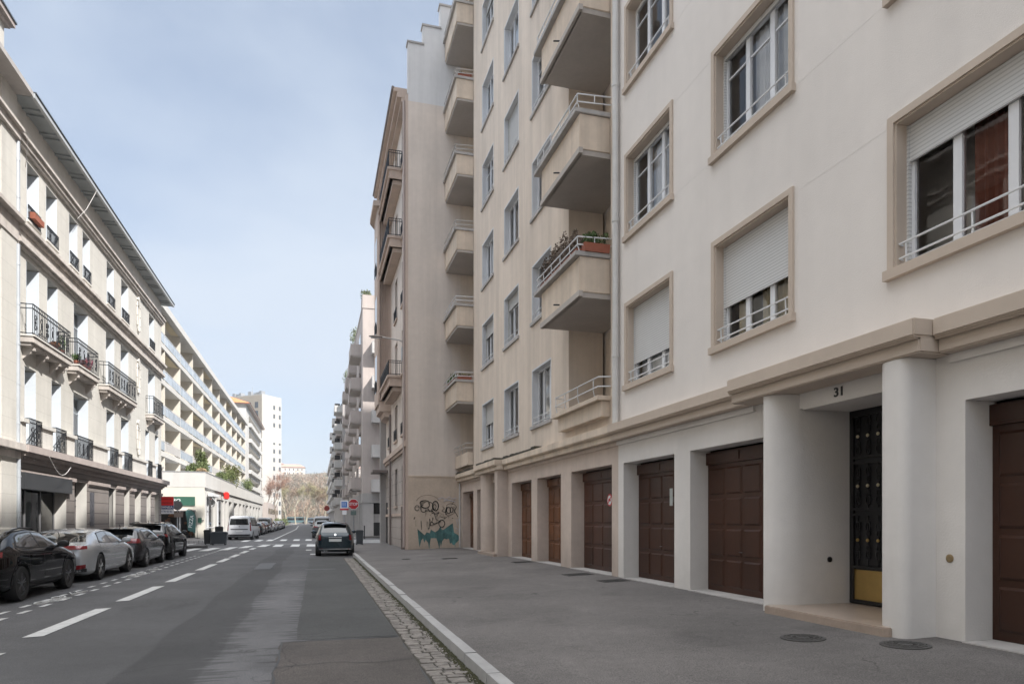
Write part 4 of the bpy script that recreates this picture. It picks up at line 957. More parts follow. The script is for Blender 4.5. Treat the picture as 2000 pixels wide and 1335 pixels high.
balL(25.5, 29.1, (25.85, 27.0, 28.2, 28.85)); balL(29.85, 32.5, (30.2, 32.2)); balL(33.9, 38.8, (34.3, 36.2, 37.0, 38.5)); balL(42.55, 45.2, (42.9, 44.9))
# carved medallions
for z in (5.9, 9.2, 12.5):
    b = MB(); Z = [(40.79+.30*math.sin(a*.314)*(1 if z else 1), z+.85*math.cos(a*.314)) for a in range(20)]
    b.tube([F3.p(a, .03, zz) for a, zz in Z], .05, 5, close=True)
    for i, (a, zz) in enumerate(Z): b.lathe([(.01, -.05), (.07, 0), (.01, .05)], F3.p(a, .05, zz), 'z', 6) if i % 2 else None
    b.fprism([(40.55, z+.85), (40.79, z+.55), (41.03, z+.85), (40.79, z+1.05)], 0, .09, F3); b.build('carved_medallion', lime_plain, bD)
# shop
f = F3.off(-.95)
w = window(bD, F3, 25.72, 29.85, .2, 2.9, .40, n=3, fm=mat('anodised_frame', (.16,.16,.165), .4), gl=GLD, cur=(mat('sea_green_curtain', (.16,.24,.21), .9, .1, 3), [(0, .55)]), name='shop_window', fw=.06)
MB().box(25.6, 30.1, -.2, .14, 2.57, 3.12, F3).build('blank_fascia', mat('dark_fascia', (.045,.048,.052), .5, .06, 2), bD, bevel=.006)
MB().box(25.3, 30.2, -.1, .05, 3.121, 3.2, F3).build('fascia_cap', taupe_plain, bD)
MB().box(30.82, 32.3, -.44, -.40, .12, 3.08, F3).build('metal_door', mat('grey_brown_metal_door', (.10,.09,.09), .5, .15, 3), bD)
b = MB(); [b.box(31.0+i*.3, 31.03+i*.3, -.40, -.37, .3, 3.0, F3) for i in range(4)]; [b.box(30.9, 32.2, -.40, -.36, z, z+.05, F3) for z in (1.0, 2.1, 2.35)]; b.build('door_bars', rail_black, bD)
MB().box(35.47, 36.58, -.33, -.3, 1.22, 3.04, F3).build('dark_window', CARGL, bD)
b = MB(); [b.tube([F3.p(35.55+i*.16, -.1, 1.22), F3.p(35.55+i*.16, -.1, 3.04)], .012, 4) for i in range(7)]; b.build('window_bars', rail_black, bD)
for a, b_, z0, z1, dp in GH[3:]: MB().box(a+.01, b_-.035, -dp+.02, -dp+.05, z0+.01, z1-.01, F3).build('window', CARGL, bD)
MB().box(32.7, 33.25, .0, .02, 1.3, 2.75, F3).build('poster', mat('grey_poster', (.09,.09,.10), .6, .5, 9), bD)
pipe(bD, F3, 25.12, .14, .2, 3.5, .06, zinc_pipe, 3); pipe(bD, F3, 25.12, .12, 3.99, 10.3, .06, zinc_pipe, 5); pipe(bD, F3, 25.12, .12, 11.2, 13.55, .06, zinc_pipe, 2)
b = MB().tube([F3.p(26.8+.6*i, .44, 3.72-.55*math.sin(i*math.pi/4)) for i in (0, .25, .5, 1, 1.5, 2, 2.5, 3, 3.5, 4)][:9], .012, 5); 
cab = b.build('hanging_cable', rail_pale, bD)
b = MB().tube([F3.p(31.4, .62, 14.98), F3.p(31.3, .5, 14.6), F3.p(31.0, .36, 14.0), F3.p(30.8, .1, 13.5)], .012, 5); b.build('hanging_cable', rail_pale, bD); b = MB().tube([F3.p(25.4, .3, 13.9), F3.p(25.6, .2, 13.4), F3.p(25.9, .05, 13.1)], .01, 5); b.build('hanging_cable', rail_pale, bD)
planter((-9.1, 26.7, 11.62), .8, 'terracotta trough in the iron guard of the nearest top floor window of the limestone house', olive_leaf, 21, .05, (0, 1), 20)
GL_ = 'plants on the iron balconies of the limestone house'
def ppot(y, z, lab, m, s, x=-8.95, r=.11, h=.3):
    t = thing('potted_plant', (x, y, z), lab, 'potted plant', GL_); MB().lathe([(r*.7, 0), (r, .2), (r*1.05, .2)], (x, y, z), 'z', 12).build('pot', terra_pot, t)
    lv = MB(); leaves(lv, (x, y, z+.2+h*.5), (.16, .18, h*.6), 260, .035, s); lv.build('foliage', m, t, recalc=False)
ppot(28.5, 7.56, 'leafy green pot plant at the far end of the nearest iron balcony', green_leaf, 1, h=.5); ppot(27.9, 7.56, 'low orange-leaved pot plant on the nearest iron balcony', mat('rusty_leaves', (.30,.12,.04), .8, .3, 5), 2, h=.15)
ppot(30.2, 7.56, 'pot plant at the near end of the second iron balcony', green_leaf, 3, h=.25); ppot(31.6, 7.56, 'pink-flowered pot at the far end of the second iron balcony', mat('pink_flowers', (.45,.12,.18), .8, .3, 5), 4, h=.4); ppot(31.0, 7.56, 'small red-leaved pot in the middle of the second iron balcony', mat('red_leaves', (.28,.06,.06), .8, .3, 5), 5, h=.2)
# estate agent's board
t = thing('estate_agent_sign', (-9.2, 46.9, 2.5), 'red and white sale board with phone number at the corner of the limestone house', 'sign')
fs = FC(46.9); MB().box(-9.42, -8.54, 0, .04, 1.95, 3.03, fs).build('board', sign_white, t)
MB().box(-9.41, -8.55, .042, .047, 2.48, 3.02, fs).build('red_panel', bright_red, t); MB().box(-9.41, -8.55, .042, .047, 2.24, 2.475, fs).build('navy_band', navy, t)
text('lettering', 'OMNEA', .2, sign_white, t, onwall(fs, -8.98, .05, 2.36), .002, .004, sx=1.05); text('lettering', '04 78 42 43', .155, navy, t, onwall(fs, -8.98, .045, 2.09), .002, .002, sx=.9)
b = MB(); [b.box(-9.25+.07*i, -9.2+.07*i, .05, .052, 2.82, 2.90, fs) for i in range(8)]; [b.box(-9.3+.075*i, -9.245+.075*i, .05, .052, 2.58, 2.68, fs) for i in range(9)]; b.build('lettering', mat('deep_red_ink', (.35,.01,.01), .5), t)
MB().box(-9.44, -9.2, .0, .03, 2.9, 2.95, fs).build('bracket', rail_black, t)

# near neighbour on the left
bE = thing('apartment_building', (-12, 5, 0), 'cream limestone house at the left edge with a raised attic storey', 'building')
H = [(a, a+1.2, z0, z1, .35) for a in (21.2, 17.9, 14.6, 11.3, 8, 4.7, 1.4, -1.9) for z0, z1 in ((4.1, 6.6), (7.6, 10.1), (11.5, 13.4))]
MB().wall(F3, -40, LY0-.01, 3.97, 15.1, H).box(-22, -9.9, -40, LY0-.05, 0, 15.05).build('wall', lime, bE, recalc=False)
MB().wall(F3, -40, LY0-.01, 0, 3.97, [(a, a+2.2, .1, 3.0, .5) for a in (19.5, 15.5, 11.5, 7.5, 3.5)]).build('ground_floor_wall', lime, bE, recalc=False)
for a, b_, z0, z1, dp in H:
    if a > 4: MB().box(a+.01, b_-.01, -.35, -.30, z0, z1, F3).build('window', CARGL, bE); MB().box(b_-.05, b_-.012, -.3, -.01, z0+.05, z1-.05, F3).build('shutter', pale_shutter, bE)
MB().box(24.0, LY0-.02, 0, .10, .1, 15.0, F3).build('corner_pilaster', lime, bE)
b = MB(); b.box(-40, LY0+.0, 0, .36, 3.74, 3.97, F3).box(-40, LY0, 0, .2, 3.5, 3.74, F3).box(-40, LY0, 0, .34, 11.0, 11.14, F3).box(-40, LY0, 0, .14, 10.4, 11.0, F3).box(-40, LY0, 0, .32, 13.86, 13.97, F3).box(-40, LY0, 0, .2, 13.6, 13.86, F3); b.build('string_course', lime_dirty, bE, bevel=.01)
MB().box(-40, LY0-.13, -.5, .58, 14.98, 15.14, F3).build('eaves', conc, bE)
MB().box(-18, -10.2, -40, 27.1, 15.1, 18.5).build('attic_wall', lime_plain, bE); MB().box(-18.3, -9.97, -40, 27.38, 18.5, 18.66).box(-18.3, -10.07, -40, 27.25, 18.38, 18.5).build('attic_eaves', taupe_plain, bE)
MB().box(-18.4, -9.93, -40, 27.43, 18.661, 18.72).build('roof', roof_zinc, bE)

# ------------------------------------------------------------------ modern block with podium
bF = thing('apartment_building', (-14, 90, 0), 'long white modern block with continuous balconies above a shop podium', 'building')
FP = FL(-8.4); FPs = FC(58.6)
b = MB(); b.box(-30, -8.4, 58.6, 121, 4.13, 5.33); b.box(-30, -13, 59.3, 120.5, 0, 4.1)
b.build('podium', modern_white, bF, bevel=.02)
MB().box(-30, -8.38, 58.58, 121.02, 5.331, 5.40).build('podium_coping', steel_grey, bF)
# front wall of podium with shop opening
MB().wall(FPs, -30, -8.45, .05, 4.129, [(-13.0, -9.15, .05, 2.3, 1.2)]).build('shop_wall', modern_cream, bF, recalc=False)
b = MB(); b.box(-30, -9.7, 59.8, 59.9, .1, 4.1); b.build('shop_interior', interior, bF)
rnd = random.Random(4)
for i in range(26): x = rnd.uniform(-12.4, -9.4); z = rnd.uniform(.2, 1.9); MB().box(x, x+rnd.uniform(.1, .4), 59.5, 59.75, z, z+rnd.uniform(.1, .35)).build('shop_display', mat('mixed_goods', (.22,.10,.05), .7, .6, 4), bF)
MB().box(-10.35, -10.27, .6-1.2, -.3, .1, 2.3, FPs).build('glazing_post', pvc, bF)
pods = [(60.2, 65.1), (66.2, 71.2), (72.2, 73.8), (75.0, 77.8), (79.6, 83.2), (84.8, 87.3), (88.9, 91.4), (93, 96), (98, 101), (103, 106), (108, 111), (113, 116)]
MB().wall(FP.off(-.15), 58.62, 120.6, .05, 4.129, [(a, b_, .15, 3.45, 1.3) for a, b_ in pods]).build('shop_wall', modern_white, bF, recalc=False)
for i, (a, b_) in enumerate(pods):
    dd = -1.25 if i > 1 else -.35
    MB().box(a, b_, dd, dd+.05, .16, 3.44, FP).build('shop_window', CARGL, bF)
    if i < 2: MB().box(a+1.6, a+1.68, dd+.05, dd+.12, .16, 3.44, FP).box(a, b_, dd+.05, dd+.12, .9, .96, FP).build('window_frame', pvc, bF)
MB().box(-12.5, -9.15, .01, .09, 2.7, 3.4, FPs).build('shop_sign', sign_green, bF)
text('lettering', 'ERO', .30, sign_white, bF, onwall(FPs, -10.55, .1, 3.1), .003, .006, sx=1.3); text('lettering', 'AUX', .13, sign_white, bF, onwall(FPs, -10.95, .1, 3.32), .003, .003); text('lettering', 'IC', .14, sign_white, bF, onwall(FPs, -10.3, .1, 2.82), .003, .003)
MB().box(-13, -9.1, .02, .5, 2.28, 2.36, FPs).build('awning_edge', conc, bF)
t = thing('wall_sign', (-8.8, 58.5, 1.3), 'small dark square sign projecting from the podium corner', 'sign'); MB().box(-8.94, -8.66, .05, .11, 1.36, 1.74, FPs).build('panel', sign_green, t); MB().box(-8.66, -8.5, .06, .09, 1.5, 1.56, FPs).build('bracket', rail_black, t)
t = thing('projecting_sign', (-8.3, 69.3, 3.6), 'bright red projecting shop sign on the podium', 'sign'); MB().box(69.0, 69.2, .05, .55, 3.5, 4.2, FP).build('panel', bright_red, t, bevel=.09); MB().box(69.05, 69.15, -.15, .1, 3.8, 3.9, FP).build('bracket', rail_black, t)
t = thing('awning_box', (-8.3, 62.5, 3.5), 'folded white awning box above the first podium shop window', 'awning'); MB().box(60.5, 64.8, -.1, .25, 3.5, 3.75, FP).build('cassette', sign_white, t, bevel=.03); MB().tube([FP.p(61, .1, 3.5), FP.p(61.1, .5, 3.0), FP.p(61.0, .1, 2.7)], .03, 5).build('arm', rail_white, t)
# slabs, dividers, back wall
Fm = FL(-11.9); ya, yb = 59.2, 128.0
zs = [7.1, 10.0, 12.9, 15.8]; roofz = 18.4
MB().box(-24, -13.9, ya, yb+.8, 5.4, 18.3).build('wall', tan, bF)
MB().box(ya-.3, yb+1, -12, .35, roofz-.12, roofz+.45, Fm).build('roof_slab', modern_white, bF)
for z in zs: MB().box(ya, yb, -2.0, 0.02, z-.38, z+.02, Fm).build('balcony_slab', modern_white, bF)
for k in range(11):
    y = 61.7+6.63*k
    for z0, z1 in zip([5.4]+zs, [7.1]+zs[1:]+[roofz]): MB().box(y-.1, y+.1, -1.99, -.02, z0+.025, z1-.385 if z1 != roofz else z1-.125, Fm).build('partition', modern_cream, bF)
MB().box(-24, -11.92, yb, yb+.3, 5.4, roofz-.13).box(-24, -11.95, ya-.2, ya-.001, 5.4, roofz-.13).build('end_wall', modern_white, bF)
for z in zs:
    for k in range(-1, 10):
        y0_ = 61.7+6.63*k+.12; y1_ = y0_+6.39
        y0_ = max(y0_, ya+.1); y1_ = min(y1_, yb-.05)
        if y1_ < y0_: continue
        r = MB(); r.box(y0_, y1_, -.03, .0, z+.12, z+.82, Fm); r.build('balcony_screen', blue_glassrail if z > 8 or k % 2 else rail_pale, bF)
        MB().tube([Fm.p(y0_, -.01, z+.9), Fm.p(y1_, -.01, z+.9)], .03, 5).build('handrail', rail_white, bF)
        MB().box(y0_+.6, y0_+3.0, -1.99, -1.95, z+.1, z+2.3, Fm).build('window', CARGL, bF)
        if (k+int(z)) % 3 == 0: MB().add([Fm.p(y0_+.2, -.1, z+2.4), Fm.p(y1_-.2, -.1, z+2.4), Fm.p(y1_-.2, -.9, z+2.5), Fm.p(y0_+.2, -.9, z+2.5)], [(0,1,2,3)]).build('rolled_awning', curtain_b, bF, recalc=False)
for k in range(10): MB().box(62.2+6.63*k, 67.4+6.63*k, -1.99, -1.93, 5.45, 6.7, Fm).build('timber_screen', mat('ochre_timber', (.36,.22,.12), .8, .25, 2), bF)
TG = 'shrubs planted along the podium terrace'
def bush(x, y, z, r, lab, m, s, n=900, size=.09, group=TG, name='terrace_shrub', trunk=.5):
    t = thing(name, (x, y, z), lab, 'shrub', group); MB().tube([(x, y, z), (x, y, z+trunk+r[2]*.3)], .05, 6).build('trunk', bark, t)
    lv = MB(); rnd = random.Random(s)
    for i in range(5): leaves(lv, (x+rnd.uniform(-.5, .5)*r[0], y+rnd.uniform(-.5, .5)*r[1], z+trunk+r[2]*rnd.uniform(.1, .9)), (r[0]*.6, r[1]*.6, r[2]*.5), n//5, size, s*9+i)
    lv.build('foliage', m, t, recalc=False)
lime_leaf = mat('fresh_green_leaves', (.115,.145,.05), .8, .35, 1.2)
bush(-8.9, 60.5, 5.4, (.5, 1.4, .35), 'low rust-tinted shrub on the podium corner, nearest of the terrace planting', mat('rusty_shrub', (.28,.20,.11), .8, .35, 2), 1, trunk=.0)
bush(-9.4, 63.5, 5.4, (.6, .8, 1.5), 'tall upright green shrub on the podium terrace, second from the near corner', lime_leaf, 2, 1300)
bush(-9.6, 62.0, 5.4, (.9, 1.2, .9), 'broad green shrub behind the rust-tinted one on the podium terrace', lime_leaf, 3, 1100, trunk=.1)
bush(-8.8, 74.5, 5.4, (.9, 2.0, 1.0), 'spreading green shrub at the middle of the podium terrace', lime_leaf, 4, 1300, trunk=.1)
bush(-8.8, 79.5, 5.4, (1.0, 1.6, 1.6), 'dense olive-green rounded shrub overhanging the podium edge', olive_leaf, 5, 1800, trunk=.1)
bush(-8.9, 98, 5.4, (.9, 2.2, 1.4), 'yellow-green shrub near the far end of the podium terrace', lime_leaf, 6, 1200, trunk=.1)
bush(-12.3, 79.5, 10.0, (.5, .8, .6), 'yellow-green shrub spilling over a second-level balcony of the white block', lime_leaf, 7, 600, trunk=.2)

# further left blocks
bG = thing('apartment_building', (-16, 155, 0), 'white block with dark balcony bays and an orange tiled hip roof', 'building')
Fg_ = FL(-12.6); hs = []
for k in range(6): hs.append((142.5, 170, 5.2+3.03*k, 6.9+3.03*k, 2.2))
MB().wall(Fg_, 137, 174, 0, 23.2, hs).wall(FC(137), -34, -12.6, 0, 23.2).box(-34, -14.9, 137.1, 174, 0, 23.1).build('wall', modern_white, bG, recalc=False)
MB().box(137-.5, 174.5, -22, .7, 23.2, 23.45, Fg_).build('eaves', taupe_plain, bG)
MB().add([(-34, 136.3, 23.46), (-11.8, 136.3, 23.46), (-11.8, 174.6, 23.46), (-34, 174.6, 23.46), (-23, 145, 28.0), (-23, 166, 28.0)], [(0,1,4), (1,2,5,4), (2,3,5), (3,0,4,5)]).build('roof', terracotta, bG)
for k in range(6):
    r = MB(); z = 4.6+3.03*k; r.box(142.2, 170.2, 0, .5, z, z+.75, Fg_); r.build('balcony', modern_white, bG)
    for j in range(6): MB().box(143.5+4.5*j, 145.8+4.5*j, -2.19, -2.1, z+.5, z+2.2, Fg_).build('window', CARGL, bG)
for x in (-15.3, -17.5): MB().box(x-1, x, 0.005, .05, 19.5, 21, FC(137)).build('window', mat('blue_shutter', (.2,.35,.5), .5), bG)
bH = thing('tower_block', (-16.65, 233.7, 0), 'tall pale tower block with two columns of small windows on its bright side', 'tower')
A = Vector((-16.65, 233.7, 0)); dR = Vector((.632, .775, 0)); dL = Vector((-.775, .632, 0)); HT = 42.2
FRt = Fr(A, dR, (.775, -.632, 0)); FLt = Fr(A, dL, (-.632, -.775, 0))
MB().prism([(A+dR*0).to_2d()[:], (A+dR*8.8).to_2d()[:], (A+dR*8.8+dL*15).to_2d()[:], (A+dL*15).to_2d()[:]], 0, HT).build('wall', mat('tower_white', (.46,.445,.41), .85, .03, .2), bH)
MB().box(.2, 14.9, .01, .05, .2, HT-.3, FLt).build('cream_cladding', mat('cream_cladding', (.40,.35,.285), .9, .05, .5, joint=2.87, jcol=.88, jw=.12), bH)
for i in range(13):
    z = HT-4.3-2.87*i
    for s in (5.0, 7.6):
        if i in (3,): continue
        MB().box(s, s+.8, .01, .06, z, z+(1.35 if i != 4 else .6), FRt).build('window', mat('far_window', (.10,.11,.12), .2), bH)
    for s in (1.6, 4.6):
        if i < 12: MB().box(s, s+1.4, .06, .09, z, z+1.9, FLt).build('window', mat('far_window', (.1,.11,.12), .2), bH)
rnd = random.Random(6)
for i in range(9): s = rnd.uniform(1, 13); MB().box(s, s+rnd.uniform(.4, 1.5), -rnd.uniform(1, 4), -.8, HT+.001, HT+rnd.uniform(.4, 1.5), FLt).build('roof_plant', steel_grey, bH)
MB().tube([FLt.p(6, -2, HT), FLt.p(6, -2, HT+3)], .08, 4).build('mast', steel_grey, bH)
# ------------------------------------------------------------------ right side beyond the cross street
bI = thing('apartment_building', (8, 80, 0), 'mauve-grey block with box balconies and a pale concrete corner entrance', 'building')
FI = FR(4.0); FIs = FC(62.0)
b = MB(); b.wall(FI, 62, 101, 3.9, 20.4, [(a, a+1.6, 4.9+3.05*k, 6.7+3.05*k, .3) for a in (69.2, 75.5, 84, 92) for k in range(5)])
b.wall(FIs, 4.0, 14, 3.9, 20.4); b.box(4.4, 16, 62.1, 101, 3.9, 20.35); b.box(4.0, 16, 100.8, 101, 0, 20.4); b.build('wall', mauve, bI, recalc=False)
for a in (69.2, 75.5, 84, 92):
    for k in range(5): MB().box(a, a+1.6, -.3, -.25, 4.9+3.05*k, 6.7+3.05*k, FI).build('window', CARGL, bI)
MB().box(3.95, 14, 61.95, 100, 3.1, 3.95).build('concrete_band', conc, bI, bevel=.02)
MB().box(3.95, 14, 61.95, 101, 20.4, 20.65).box(3.98, 6, 61.98, 64, 20.65, 21.6).build('parapet', mauve, bI)
b = MB(); b.box(4.0, 4.95, 62.0, 62.5, .1, 3.1); [b.box(4.0, 4.35, 63.6+3.2*i, 65.4+3.2*i, .1, 3.1) for i in range(11)]; b.build('ground_floor_pier', conc, bI)
MB().box(4.6, 14, 62.7, 100, .1, 3.08).build('dark_shopfront', interior, bI); MB().box(4.96, 8, 62.4, 62.69, .15, 1.35).build('dark_door', blackdoor, bI); MB().box(4.96, 8, 62.4, 62.5, 1.351, 2.1).build('entrance_panel', conc, bI)
for k in range(5):
    z = 4.4+3.05*k
    for (a, c) in ((64.0, 67.6), (71.6, 74.2), (79.5, 83), (88, 91)):
        bo = MB().box(a, c, 0, .95 if a < 70 else .75, z, z+1.05, FI).build('balcony', mauve, bI, bevel=.015); MB().box(a+.05, c-.05, 0, .8 if a < 70 else .62, z-.12, z-.001, FI).build('balcony_slab', soffit, bo)
        MB().box(a+.4, c-.4, .001, .03, z+.3, z+2.2, FI).build('window', CARGL, bI)
        r = MB(); r.tube([FI.p(a, .72, z+1.15), FI.p(c, .72, z+1.15)], .02, 4); r.build('handrail', rail_black, bo)
    z = 4.05+3.05*k
    if k < 5:
        f = FIs; x0 = 4.75
        bo = MB().box(x0, 9, 0, .9, z+.0, z+.3, f).box(x0, x0+.15, 0, .9, z+.3, z+1.1, f).box(x0+.15, x0+1.0, .78, .9, z+.3, z+1.1, f).build('side_balcony', mat('pale_balcony_concrete', (.55,.53,.51), .9, .08, .8, streak=.1), bI, bevel=.02)
        iron_rail(bo, f, [(x0+1.0, .85), (9, .85)], z+.3, .85, rail_black, .12, orn=False)
        MB().box(6.3, 9, .005, .04, z+.35, z+2.4, f).build('window', CARGL, bI)
RG = 'roof terrace plants on the mauve-grey block'
def rbush(x, y, z, r, lab, s, n=500): bush(x, y, z, r, lab, mat('roof_terrace_leaves', (.13,.15,.08), .8, .35, 1.2), s, n, .10, RG, 'roof_shrub', .3)
rbush(4.5, 64, 21.6, (.6, .8, .8), 'small tree on the roof terrace at the near corner of the mauve-grey block', 31); rbush(4.3, 78, 20.6, (.7, 2.5, 1.6), 'straggly shrub midway along the roof edge of the mauve-grey block', 32); rbush(4.3, 84, 20.6, (.6, 2, 1.1), 'lower green shrub midway along the roof edge of the mauve-grey block', 33); rbush(4.3, 98, 20.6, (.8, 1.6, 1.4), 'rounded shrub on the far end of the mauve-grey roof edge', 34)
bJ = thing('apartment_building', (8, 125, 0), 'pale stepped block with white rounded balconies beyond the mauve-grey one', 'building')
FJ = FR(3.8); b = MB(); b.box(3.8, 16, 104, 150, 0, 19.5); b.box(4.6, 16, 104, 150, 19.5, 22.3); b.build('wall', mat('greyed_render', (.47,.44,.42), .9, .06, .3, streak=.1), bJ)
for k in range(6):
    z = 3.9+2.75*k
    for j, a in enumerate((105, 111.5, 119, 128, 138)):
        bo = MB().box(a, a+4.2, 0, 1.15 if j % 2 == 0 else .7, z, z+1.0, FJ).build('balcony', mat('off_white_balcony', (.60,.58,.55), .9, .06, .8, streak=.1) if j % 2 == 0 else mauve, bJ, bevel=.03)
        MB().box(a+.4, a+3.6, .002, .04, z+1.0, z+2.3, FJ).build('window', CARGL, bJ)
        if j in (1, 3): MB().box(a+1, a+2.4, .1, .9, z+1.9, z+2.5, FJ).build('blind', interior, bJ)
bK = thing('apartment_building', (8, 190, 0), 'low pale building at the far right end of the street', 'building'); MB().box(3.8, 18, 152, 230, 0, 16).build('wall', conc, bK)
for k in range(5): MB().box(155, 226, .0, .5, 3.6+3*k, 4.4+3*k, FR(3.8)).build('balcony', mat('off_white_balcony', (.6,.58,.55)), bK)
bL = thing('apartment_building', (-20, 190, 0), 'low sandy building at the foot of the tower', 'building'); MB().box(-30, -11.5, 180, 228, 0, 6).build('wall', mauve, bL); MB().box(182, 226, 0, .05, 3.2, 4.6, FL(-11.5)).build('window', CARGL, bL)

# ------------------------------------------------------------------ vehicles
def lerp(tab, x):
    if x <= tab[0][0]: return tab[0][1]
    for (a, u), (b, v) in zip(tab, tab[1:]):
        if x <= b: return u+(v-u)*(x-a)/(b-a) if b > a else v
    return tab[-1][1]
def paint(name, c, metal=.0, rough=.25):
    return mat(name, c, rough, coat=.85, metal=metal, spec=.0 if metal == 0 else .3)
class Patch:
    def __init__(s, me): s.bvh = BVHTree.FromPolygons([v.co for v in me.vertices], [p.vertices for p in me.polygons]); s.L = None
    def make(s, poly, A, B, O, D, off=.004, step=.07):
        A, B, O, D = Vector(A), Vector(B), Vector(O), Vector(D).normalized()
        bm = bmesh.new(); P = []
        n = len(poly)
        for i in range(n):
            a, b = Vector(poly[i]), Vector(poly[(i+1) % n]); k = max(1, int((b-a).length/step))
            for j in range(k): P.append(a+(b-a)*j/k)
        f = bm.faces.new([bm.verts.new((p.x, p.y, 0)) for p in P]); bmesh.ops.triangulate(bm, faces=[f])
        for ax in (0, 1):
            lo = min(p[ax] for p in P); hi = max(p[ax] for p in P); x = lo+step
            while x < hi:
                co = [0, 0, 0]; no = [0, 0, 0]; co[ax] = x; no[ax] = 1
                bmesh.ops.bisect_plane(bm, geom=bm.verts[:]+bm.edges[:]+bm.faces[:], plane_co=co, plane_no=no, dist=1e-5); x += step
        dead = []
        for v in bm.verts:
            p = O+A*v.co.x+B*v.co.y; h = s.bvh.ray_cast(p, D)
            if h[0] is None: dead.append(v)
            else:
                nn = h[1] if h[1].dot(D) < 0 else -h[1]
                v.co = h[0]+nn*off
        bmesh.ops.delete(bm, geom=dead, context='VERTS')
        bmesh.ops.recalc_face_normals(bm, faces=bm.faces)
        me = bpy.data.meshes.new('patch'); bm.to_mesh(me); bm.free(); me.shade_smooth(); return me
def make_car(S, label, paintm, group, name='parked_car', cat='car'):
    L_, W, Hh = S['L'], S['W'], S['H']; top, belt = S['top'], S['belt']; wb = S['axles']; wr = S['wr']
    t = thing(name, (0, 0, 0), label, cat, group)
    ys = sorted({0.0, .04, .12, .25, L_-.25, L_-.12, L_-.04, L_} | {p[0] for p in top} | {.5, 1.0, 1.5, 2.0, 2.5, 3.0, 3.5} ); ys = [y for y in ys if y <= L_]
    yy = [ys[0]]
    for y in ys[1:]:
        if y-yy[-1] > .035: yy.append(y)
    ys = yy; V = []; Fc = []; n = 11
    hw = W/2
    for y in ys:
        e = min(y, L_-y); pl = 1-S.get('taper', .13)*max(0, 1-e/.7)**2-.06*max(0, 1-e/.12)
        T = lerp(top, y); Bz = min(lerp(belt, y), T-.03); s_ = max(0, min(1, (T-Bz)/max(.1, (Hh-Bz)))); th = S.get('tumble', .23)
        zb = S['gc']+.10*max(0, 1-e/.35); w = hw*pl; mid = zb+(Bz-zb)*.5
        wr_ = w*(.93-th*s_) if s_ > .15 else w*(.88-th*s_)
        pts = [(0, zb), (w*.8, zb), (w*.965, zb+.05), (w*.99, zb+.22), (w*1.0, mid), (w*.985, Bz-.08), (w*.95, Bz), (w*.93-(w*.93-wr_)*.55 if s_ > .1 else w*.86, Bz+(T-Bz)*.5), (wr_, T-.075*min(1, s_*2+.15)), (wr_*.80, T-.018), (0, T)]
        V.append([(x, y, z) for x, z in pts])
    verts = []; 
    for ring in V: verts += ring+[(-x, y, z) for x, y, z in ring[-2:0:-1]]
    m = 2*n-2
    for i in range(len(ys)-1):
        for k in range(m): Fc.append((i*m+k, i*m+(k+1) % m, (i+1)*m+(k+1) % m, (i+1)*m+k))
    for base in (0, (len(ys)-1)*m):    # flat ends as strips of quads between both sides
        for k in range(n-1):
            a, b = base+k, base+k+1; c, d = base+(m-k) % m, base+(m-k-1) % m
            q = [a, b, d, c]; q = [x for i_, x in enumerate(q) if x not in q[:i_]]
            if len(q) > 2: Fc.append(tuple(q))
    me = bpy.data.meshes.new('body'); me.from_pydata(verts, [], Fc); me.update()
    bm = bmesh.new(); bm.from_mesh(me); bmesh.ops.recalc_face_normals(bm, faces=bm.faces); bm.to_mesh(me); bm.free()
    o = bpy.data.objects.new('tmp', me); col.objects.link(o); md = o.modifiers.new('s', 'SUBSURF'); md.levels = 2; md.render_levels = 2
    me.materials.append(paintm); 
    cut = MB(); ar = wr+.045
    for y in wb:
        for sx in (-1, 1): cut.lathe([(ar, -.16), (ar, .30)] if sx > 0 else [(ar, -.30), (ar, .16)], (sx*(hw-.12), y, wr), 'x', 32)
    co = cut.build('cut', plastic, None); 
    bo = o.modifiers.new('b', 'BOOLEAN'); bo.operation = 'DIFFERENCE'; bo.object = co; bo.solver = 'EXACT'
    try: bo.material_mode = 'TRANSFER'
    except Exception: pass
    dg = bpy.context.evaluated_depsgraph_get()
    o.modifiers['b'].show_viewport = False; smooth_me = bpy.data.meshes.new_from_object(o.evaluated_get(dg))
    o.modifiers['b'].show_viewport = True; dg = bpy.context.evaluated_depsgraph_get(); dg.update(); fin = bpy.data.meshes.new_from_object(o.evaluated_get(dg))
    bpy.data.objects.remove(o); bpy.data.objects.remove(co)
    fin.shade_smooth(); fin.set_sharp_from_angle(angle=R(40)); fin.name = 'body'
    body = obj('body', fin, None, t)
    if not fin.materials: fin.materials.append(paintm)
    pt = Patch(smooth_me)
    def side(poly, nm, mt, off=.004, par=t, mirror=True, step=.07):
        for sx in ((1, -1) if mirror else (1,)):
            me = pt.make(poly, (0, 1, 0), (0, 0, 1), (sx*3, 0, 0), (-sx, 0, 0), off, step); obj(nm, me, mt, par)
    def rear(poly, nm, mt, off=.004, mirror=False, dx=0, front=False, step=.06, par=t):
        for sx in ((1, -1) if mirror else (1,)):
            pp = [(sx*x, z) for x, z in poly]; d = Vector((-sx*dx, 1 if not front else -1, 0)).normalized(); O = Vector((sx*dx*4, -4 if not front else L_+4, 0))
            me = pt.make(pp, (1, 0, 0), (0, 0, 1), O, d, off, step); obj(nm, me, mt, par)
    # side glazing
    g0, g1 = S['glass']; ups = S.get('upper', .10)
